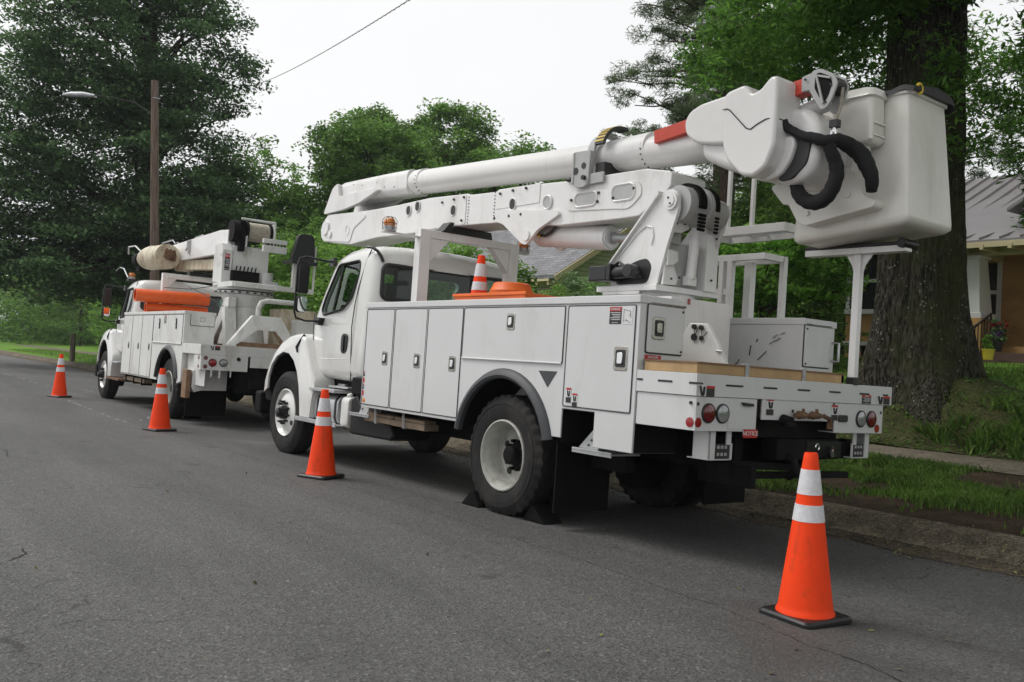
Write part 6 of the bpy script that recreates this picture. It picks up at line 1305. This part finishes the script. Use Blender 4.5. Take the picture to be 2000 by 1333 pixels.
o = m.build('milk_churn', 'black_pot', None); o.location = (7.12, -15.75, cz); tag(o, 'dark metal milk churn standing at the corner of the brick house', 'milk churn')

# ================================================================== TREES
def tree(name, label, base, trunk_r, trunk_h, blobs, leafmat, bark, size, nper, rad, group=None, cat='tree', flat=.6, lean=(0, 0), shell=.5, limbs=14, up=.5, asp=.5, trunk_pts=None, droop=0.):
    """blobs: (centre, radii, clump count)"""
    global ORG
    ORG = Vector(base); o = thing(name, label, cat, Matrix.Translation(base), group)
    tb = MB(); top = Vector((base[0]+lean[0], base[1]+lean[1], base[2]+trunk_h))
    if trunk_pts: tb.tube([p for p, r in trunk_pts], [r for p, r in trunk_pts], 20)
    else: limb(tb, (base[0], base[1], base[2]-.2), top, trunk_r, trunk_r*.45, .02, 10, 8)
    C = []
    for c, r, n in blobs: C.append(blob_centres(c, r, n, shell))
    C = np.concatenate(C); tk = tb.build('trunk', bark, o, ang=70)
    lb = MB(); idx = rng.choice(len(C), min(limbs, len(C)), replace=False); b = Vector(base)
    for i in idx:
        q = Vector(C[i]); t = random.uniform(.45, 1.0); p = b.lerp(top, min(1, max(.3, (q.z-b.z)/max(.1, trunk_h)*.75))); L = (q-p).length
        limb(lb, p, q, max(.02, trunk_r*.28), .012+trunk_r*.03, .12, 5, 6)
    lb.build('branches', bark, tk, ang=70)
    P = clumps(C, nper, rad, flat); cw = leaf_object('crown', P, size, leafmat, o, up=up, asp=asp, droop=droop)
    ORG = Vector((0, 0, 0)); return o
# dense oak on the far left
tree('oak_tree', 'huge dark dense oak filling the upper left behind the utility pole', (37.2, -7.4, H(37, -7.4)), .5, 15, [
    ((37, -6.2, 8.5), (5.0, 6.0, 5.8), 300), ((36.6, -6.0, 14), (4.4, 5.4, 5.0), 260), ((36.8, -6.4, 18.5), (3.4, 3.8, 3.6), 130), ((34.5, -8.6, 6.0), (3.4, 3.6, 2.6), 110), ((38.0, -2.4, 7.0), (4.0, 3.8, 3.4), 120), ((36, -3.8, 4.4), (4, 4.5, 1.9), 100)],
    'oak_leaf', 'bark2', .21, 210, 1.25, flat=.30, limbs=70, droop=.15, up=1.1)
tree('broadleaf_tree', 'mid green tree behind the far truck, right of the utility pole', (36, -11.5, H(36, -11)), .25, 7, [((36, -11.5, 6), (3.2, 3.4, 4.0), 160), ((33, -12.5, 4), (3, 3, 2.8), 90)], 'wood_leaf', 'bark2', .24, 90, .85, limbs=12)
# left edge shrubs and small trees along the verge
tg = 'trees and shrubs along the left side of the road'
for i, (x, y, r, h, lm, lab) in enumerate(((45, -10.2, 2.6, 3.4, 'wood_leaf', 'rounded green shrub under the big oak at the left edge'), (52, -12.2, 3.4, 4.8, 'vine_leaf', 'bright green leafy bush at the far left above the verge'), (62, -14, 4.0, 5.6, 'wood_leaf', 'mid green tree farthest left along the road'), (74, -13, 4.5, 7, 'maple_leaf', 'tall green tree at the bend of the road'), (47, -15, 4, 5.5, 'wood_leaf', 'dark green shrub behind the picket fence'), (33, -9.2, 2.2, 2.6, 'wood_leaf', 'low green shrub behind the far cab'), (78, 2, 6, 9, 'maple_leaf', 'distant tree across the far end of the road'), (90, -17, 6, 9, 'wood_leaf', 'distant broad tree beyond the left verge'))):
    tree('roadside_tree', lab, (x, y, H(x, y)), .14, h*.7, [((x, y, H(x, y)+h*.52), (r, r, h*.52), int(30*r))], lm, 'bark2', .20, 90, .75, tg, cat='tree', limbs=6, shell=.6)
# rounded maples in the middle distance
mg = 'tall rounded trees beyond the houses'
tree('maple_tree', 'big rounded maple, lower left shoulder of the group behind the boom', (31.5, -17, 1), .35, 9, [((31.0, -16.6, 6.4), (3.6, 4.6, 3.8), 210), ((30.5, -15.6, 9.3), (2.3, 2.3, 2.3), 90), ((33, -14.0, 6.0), (2.5, 2.6, 3.0), 90)], 'maple_leaf', 'bark2', .20, 190, .80, mg, shell=.62)
tree('maple_tree', 'tallest rounded tree against the sky behind the upper boom', (34, -21.5, 1), .4, 11, [((34, -21.6, 8.3), (4.0, 4.8, 4.6), 260), ((33.8, -21.8, 12.1), (2.0, 2.1, 2.0), 70), ((36, -17.6, 11.3), (2.3, 2.4, 2.3), 80)], 'maple_leaf', 'bark2', .20, 190, .85, mg, shell=.62)
tree('maple_tree', 'rounded maple at the right end of the group behind the boom', (30, -23.5, 1), .35, 8, [((29.6, -22.8, 7.4), (3.4, 3.8, 4.2), 170), ((26.5, -22.5, 5.5), (3, 3, 3.2), 110)], 'maple_leaf', 'bark2', .20, 180, .85, mg, shell=.62)
tree('open_tree', 'thin open tree with bare stems against the pale sky', (46, -17.5, 0), .22, 10, [((46, -17.4, 9.0), (3.6, 3.6, 4.6), 62), ((43, -16.6, 7.4), (2.2, 2.2, 3), 30)], 'wood_leaf', 'bark2', .26, 60, .60, None, shell=.7, limbs=46)
tree('broadleaf_tree', 'green tree between the open tree and the elbow of the boom', (33, -12.8, 1), .2, 5, [((32, -12.4, 4.2), (3.0, 2.6, 3.2), 120)], 'wood_leaf', 'bark2', .24, 100, .8)
# vine covered growth behind the near cab
for i, (x, y, rx, ry, zc, rz, lm, lab) in enumerate(((17.5, -6.6, 2.6, 1.8, 2.7, 1.7, 'vine_leaf', 'bright green bushy growth between the two trucks'), (13.5, -6.2, 2.2, 1.5, 2.6, 1.35, 'vine_leaf', 'bright green leafy bush behind the near cab roof'), (10.2, -6.8, 1.7, 1.3, 2.55, 1.05, 'vine_leaf', 'leafy bush in front of the grey shingle roof'), (23, -9.5, 3.2, 2.4, 3.2, 2.4, 'wood_leaf', 'taller green bush behind the rope winch'))):
    tree('bush', lab, (x, y, H(x, y)), .05, 1.6, [((x, y, zc), (rx, ry, rz), int(75*rx))], lm, 'bark2', .12, 110, .38, 'bushes along the sidewalk', 'bush', limbs=8, shell=.55)
for i, (x, y, rx, rz, zc, lm, lab) in enumerate(((9.0, -9.2, 1.1, 1.05, 2.15, 'shrub_leaf', 'grey green garden shrub left of the slewing motor'), (7.5, -8.8, 1.0, 1.0, 2.0, 'shrub_leaf', 'grey green garden shrub below the lifting cylinder'), (10.4, -10.2, 1.3, .95, 2.2, 'vine_leaf', 'yellow green garden shrub before the green house'), (8.2, -9.7, .6, 1.35, 2.3, 'vine_leaf', 'upright garden shrub in front of the clapboard gable'))):
    tree('garden_shrub', lab, (x, y, H(x, y)), .03, .9, [((x, y, zc), (rx, rx, rz), int(70*rx))], lm, 'bark2', .085, 100, .24, 'shrubs in front of the green house', 'shrub', limbs=8, shell=.5)
# right side: dogwood, evergreens, pines
tree('dogwood', 'bright green layered dogwood behind the access platform', (4.6, -9.6, H(4.6, -9.6)), .08, 2.4, [((4.9, -9.4, 3.5), (1.2, 1.2, .5), 60), ((4.7, -9.7, 2.8), (1.2, 1.1, .45), 60), ((5.2, -9.6, 2.1), (1.1, 1.1, .4), 40), ((3.7, -10.2, 3.1), (.6, .6, .5), 30)], 'bright_leaf', 'bark2', .13, 80, .32, flat=.3, limbs=16, up=1.5)
for i, (x, y, r, h, lab) in enumerate(((6.8, -13.5, 1.2, 4.2, 'dark green cedar left of the brick house window'), (8.6, -14.5, 1.3, 4.6, 'second dark cedar behind the dogwood'), (6.1, -13.2, .7, 2.8, 'lower feathery cedar right of the dogwood'))):
    z0 = H(x, y); tree('cedar', lab, (x, y, z0), .12, h*.8, [((x, y, z0+h*.3), (r, r, h*.32), int(90*r)), ((x, y, z0+h*.65), (r*.7, r*.7, h*.36), int(70*r))], 'cedar_leaf', 'bark2', .16, 90, .40, 'cedars beside the brick house', 'tree', flat=1.1, limbs=4, asp=.28, droop=.2)
def pine(x, y, h, lab, tiers, lm='pine_leaf', r=.24, off=0.):
    global ORG
    z0 = H(x, y); ORG = Vector((x, y, z0)); o = thing('pine_tree', lab, 'tree', Matrix.Translation((x, y, z0)), 'pines on the right')
    t = MB(); t.tube([(x, y, z0-.2), (x+.1, y, z0+h*.5), (x, y+.1, z0+h)], [r, r*.7, r*.25], 12); tk = t.build('trunk', 'pine_bark', o, ang=70)
    l = MB(); C = []
    for k in range(tiers):
        zz = z0+h*(.28+.72*k/tiers)+random.uniform(-.2, .2); a = random.uniform(0, 6.28); L = (3.4-1.9*k/tiers)*random.uniform(.6, 1.1)
        q = Vector((x+L*math.cos(a), y+L*math.sin(a), zz+random.uniform(-.1, .9))); limb(l, (x, y, zz), q, .05, .012, .12, 5, 6)
        for j in range(9):
            s = random.uniform(.35, 1.08); p = Vector((x, y, zz)).lerp(q, s)+Vector((random.gauss(0, .35), random.gauss(0, .35), random.gauss(.1, .15))); C.append(p); 
            if j % 3 == 0: limb(l, Vector((x, y, zz)).lerp(q, max(.2, s-.2)), p, .018, .006, .1, 4, 3)
    l.build('branches', 'pine_bark', tk, ang=70)
    P = clumps(np.array([tuple(p) for p in C]), 150, .34, .5); leaf_object('crown', P, .18, lm, o, up=.5, asp=.12); ORG = Vector((0, 0, 0)); return o
pine(9.6, -14.6, 15, 'tall open pine whose trunk rises behind the red jib arm', 66)
pine(12.4, -17.6, 14, 'pine with long bare branches over the upper boom', 56)
pine(5.8, -24.5, 15, 'pine standing behind the metal roof right of the oak', 46, r=.3)
pine(1.5, -27, 14, 'pine at the right edge behind the metal roof', 46, r=.3)
for i, (x, y, h, lab) in enumerate(((12.8, -22.5, 6, 'dark leafy tree at the corner of the green house'), (9.5, -20, 6.5, 'dark leafy tree between the two houses'), (16.5, -27, 9, 'tall dark tree behind the green house gable'), (3, -31, 9, 'dark tree behind the metal roof'), (-3, -30, 9, 'dark tree beyond the right edge of the roof'))):
    z0 = H(x, y); tree('broadleaf_tree', lab, (x, y, z0), .2, h*.7, [((x, y, z0+h*.5), (2.8, 2.8, h*.5), 150)], 'wood_leaf', 'bark2', .22, 90, .75, 'leafy trees between and behind the houses', limbs=8)
# far wood as one mass
C = []
for k in range(900):
    a = random.random(); x = 26+44*a; y = -27-14*a*random.random()-random.random()*6-6*a; C.append((x, y, random.uniform(.5, 6.4+1.2*mn.noise(Vector((x*.12, y*.1, 0))))))
for k in range(380):
    x = random.uniform(48, 95); y = -13-(x-48)*.15-random.random()*9; C.append((x, y, random.uniform(0, 6.5)))
for k in range(1100):
    x = random.uniform(78, 125); C.append((x, random.uniform(-9, -34), random.uniform(0, 8.5)))
for k in range(300):
    x = random.uniform(-12, 16); y = -34-random.random()*7; C.append((x, y, random.uniform(.8, 8)))
o = leaf_object('far_woodland', clumps(np.array(C), 70, 1.5, .8), .42, 'wood_leaf', up=.5); o['kind'] = 'stuff'; o['label'] = 'far mass of green woodland behind the houses'
# the great oak on the right
TX, TY = 1.10, -8.86; TZ = H(TX, TY)
ok = thing('great_oak', 'massive mossy oak trunk between bucket and brick house, leaves overhead', 'tree', Matrix.Translation((TX, TY, TZ)))
ORG = Vector((TX, TY, TZ)); secs = []
for k in range(70):
    z = TZ-.5+9.2*(k/69)**1.25; h = z-TZ; flare = .52*math.exp(-max(h, -.3)/.9); r0 = .575-.004*h; ring_ = []
    for j in range(120):
        a = 2*math.pi*j/120; lob = 1+.05*math.cos(5*a+.8)*math.exp(-max(h, 0)/1.2)+.03*math.cos(3*a+1)
        q = Vector((math.cos(a)*2.2, math.sin(a)*2.2, h*.5)); rr = (r0+flare*(.85+.25*math.cos(5*a+.8)))*lob+.022*(1-abs(mn.noise(Vector((a*13, h*.9, 0))))*4)+.03*mn.noise(q*2)
        ring_.append((TX+.02*h+rr*math.cos(a), TY-.015*h+rr*math.sin(a), z))
    secs.append(ring_)
m = MB(); m.loft(secs); tk = m.build('trunk', 'bark', ok, ang=80)
lb = MB(); CC = []
for (q, n) in (((-1.2, -7.2, 11.0), 0), ((4.2, -9.2, 9.2), 0), ((3.5, -6.5, 8.8), 0), ((-2.2, -9.8, 9.6), 0), ((1.8, -5.2, 8.6), 0), ((6.5, -9.5, 8.0), 0), ((-3.5, -7.5, 9.5), 0), ((-.5, -12, 9), 0)): limb(lb, (TX+.15, TY-.1, 6.4+random.uniform(0, 1.8)), q, .26, .05, .10, 8, 8)
limb(lb, (TX-.3, TY-.1, 7.3), (-2.6, -9.0, 10.2), .42, .2, .04, 12, 7)
lb.build('branches', 'bark', tk, ang=80)
def oakblob(c, r, n): CC.append(blob_centres(c, r, n, .25))
oakblob((4.2, -10.0, 7.2), (2.2, 1.9, 1.2), 120); oakblob((5.9, -10.8, 7.9), (1.7, 1.7, 1.1), 60); oakblob((2.4, -7.6, 7.0), (1.6, 1.4, 1.1), 80); oakblob((3.8, -10.8, 5.3), (1.4, 1.2, .7), 60)
oakblob((-.3, -11.5, 6.0), (1.6, 1.6, 1.7), 130); oakblob((-1.7, -9.8, 6.6), (1.4, 1.6, 1.8), 100); oakblob((0.2, -7.6, 7.6), (2.2, 2.2, 1.1), 110); oakblob((2.8, -12.5, 6.6), (1.8, 1.6, 1.6), 90); oakblob((-.2, -10.6, 4.6), (.6, .7, 1.0), 26)
oakblob((.3, -7.85, 5.3), (.35, .35, .9), 12)
P = clumps(np.concatenate(CC), 95, .50, .45); leaf_object('crown', P, .14, 'willow_leaf', ok, up=.8, asp=.32, droop=.3)
CC = []     # unseen crown over the road, with low skirts added behind the camera for shade
for c, r, n in (((1, -5, 11.2), (4, 4, 1.8), 190), ((-3.5, -4, 11.2), (4, 4, 1.7), 190), ((1, .5, 11.6), (4, 3, 1.5), 140), ((-4, 1.5, 11.6), (4, 3.5, 1.5), 140), ((-8.5, -3, 10.6), (3.5, 4.5, 1.8), 170), ((-2, -10, 12), (3.5, 3.5, 2.5), 110), ((-12, -7.5, 7), (2.5, 4, 3.2), 170), ((-13, 1, 8.5), (2.5, 4.5, 2.6), 150), ((-7, -11.5, 7), (3, 2.5, 3), 120)): CC.append(blob_centres(c, r, n, .1))
P = clumps(np.concatenate(CC), 40, .62, .5); leaf_object('unseen_shade_crown', P, .34, 'willow_leaf', ok, up=.8, asp=.42, droop=.2)
ORG = Vector((0, 0, 0))
# mossy roots and bank
m = MB(); vs = []; NX, NY = 90, 26
for i in range(NX):
    for j in range(NY):
        x = -3.2+i*.085; d = 4.98+j*.085; y = edge_y(x)-d; t = max(0, 1-math.hypot((x-TX+.2)/2.3, (y-TY+.1)/1.9)); 
        z = H(x, y)+.42*smooth(0, .9, t)*(1-.0)+.10*t*mn.noise(Vector((x*3, y*3, 0)))+.03*mn.noise(Vector((x*9, y*9, 2)))+(.022 if 2 < i < NX-3 and j < NY-3 else -.06); vs.append((x, y, z))
fs = [(i*NY+j, i*NY+j+1, (i+1)*NY+j+1, (i+1)*NY+j) for i in range(NX-1) for j in range(NY-1)]
m.add(vs, fs); o = m.build('mossy_bank', 'moss', None, fix=False, ang=80); o['kind'] = 'structure'
P = []
for k in range(4200):
    i = random.randrange(NX*NY); v = vs[i]; P.append((v[0]+random.uniform(-.05, .05), v[1]+random.uniform(-.05, .05), v[2]+random.uniform(0, .05)))
o = leaf_object('ground_ivy', np.array(P), .05, 'willow_leaf', up=1, asp=.7); o['kind'] = 'stuff'; o['label'] = 'low ivy and moss leaves on the bank round the great oak'
x, y = -1.35, -9.5
tree('holly_sapling', 'small leafy sapling sprouting right of the great oak trunk', (x, y, H(x, y)), .02, .6, [((x, y, H(x, y)+.50), (.42, .38, .40), 20)], 'shrub_leaf', 'bark2', .11, 40, .16, None, 'sapling', limbs=8)
# thin damp air
hz_m = bpy.data.materials.new('damp_air'); hz_m.use_nodes = True; t = hz_m.node_tree; t.nodes.clear()
ho = t.nodes.new('ShaderNodeOutputMaterial'); hv = t.nodes.new('ShaderNodeVolumePrincipled'); hv.inputs['Density'].default_value = .00045; hv.inputs['Color'].default_value = (.90, .94, 1, 1)
t.links.new(hv.outputs[0], ho.inputs['Volume']); M['haze'] = hz_m
hb = MB().box(-44, 505, -306, 66, -3, 24).build('haze', 'haze', None); hb['kind'] = 'stuff'; hb['label'] = 'thin damp air over the whole street'
bpy.context.view_layer.update()
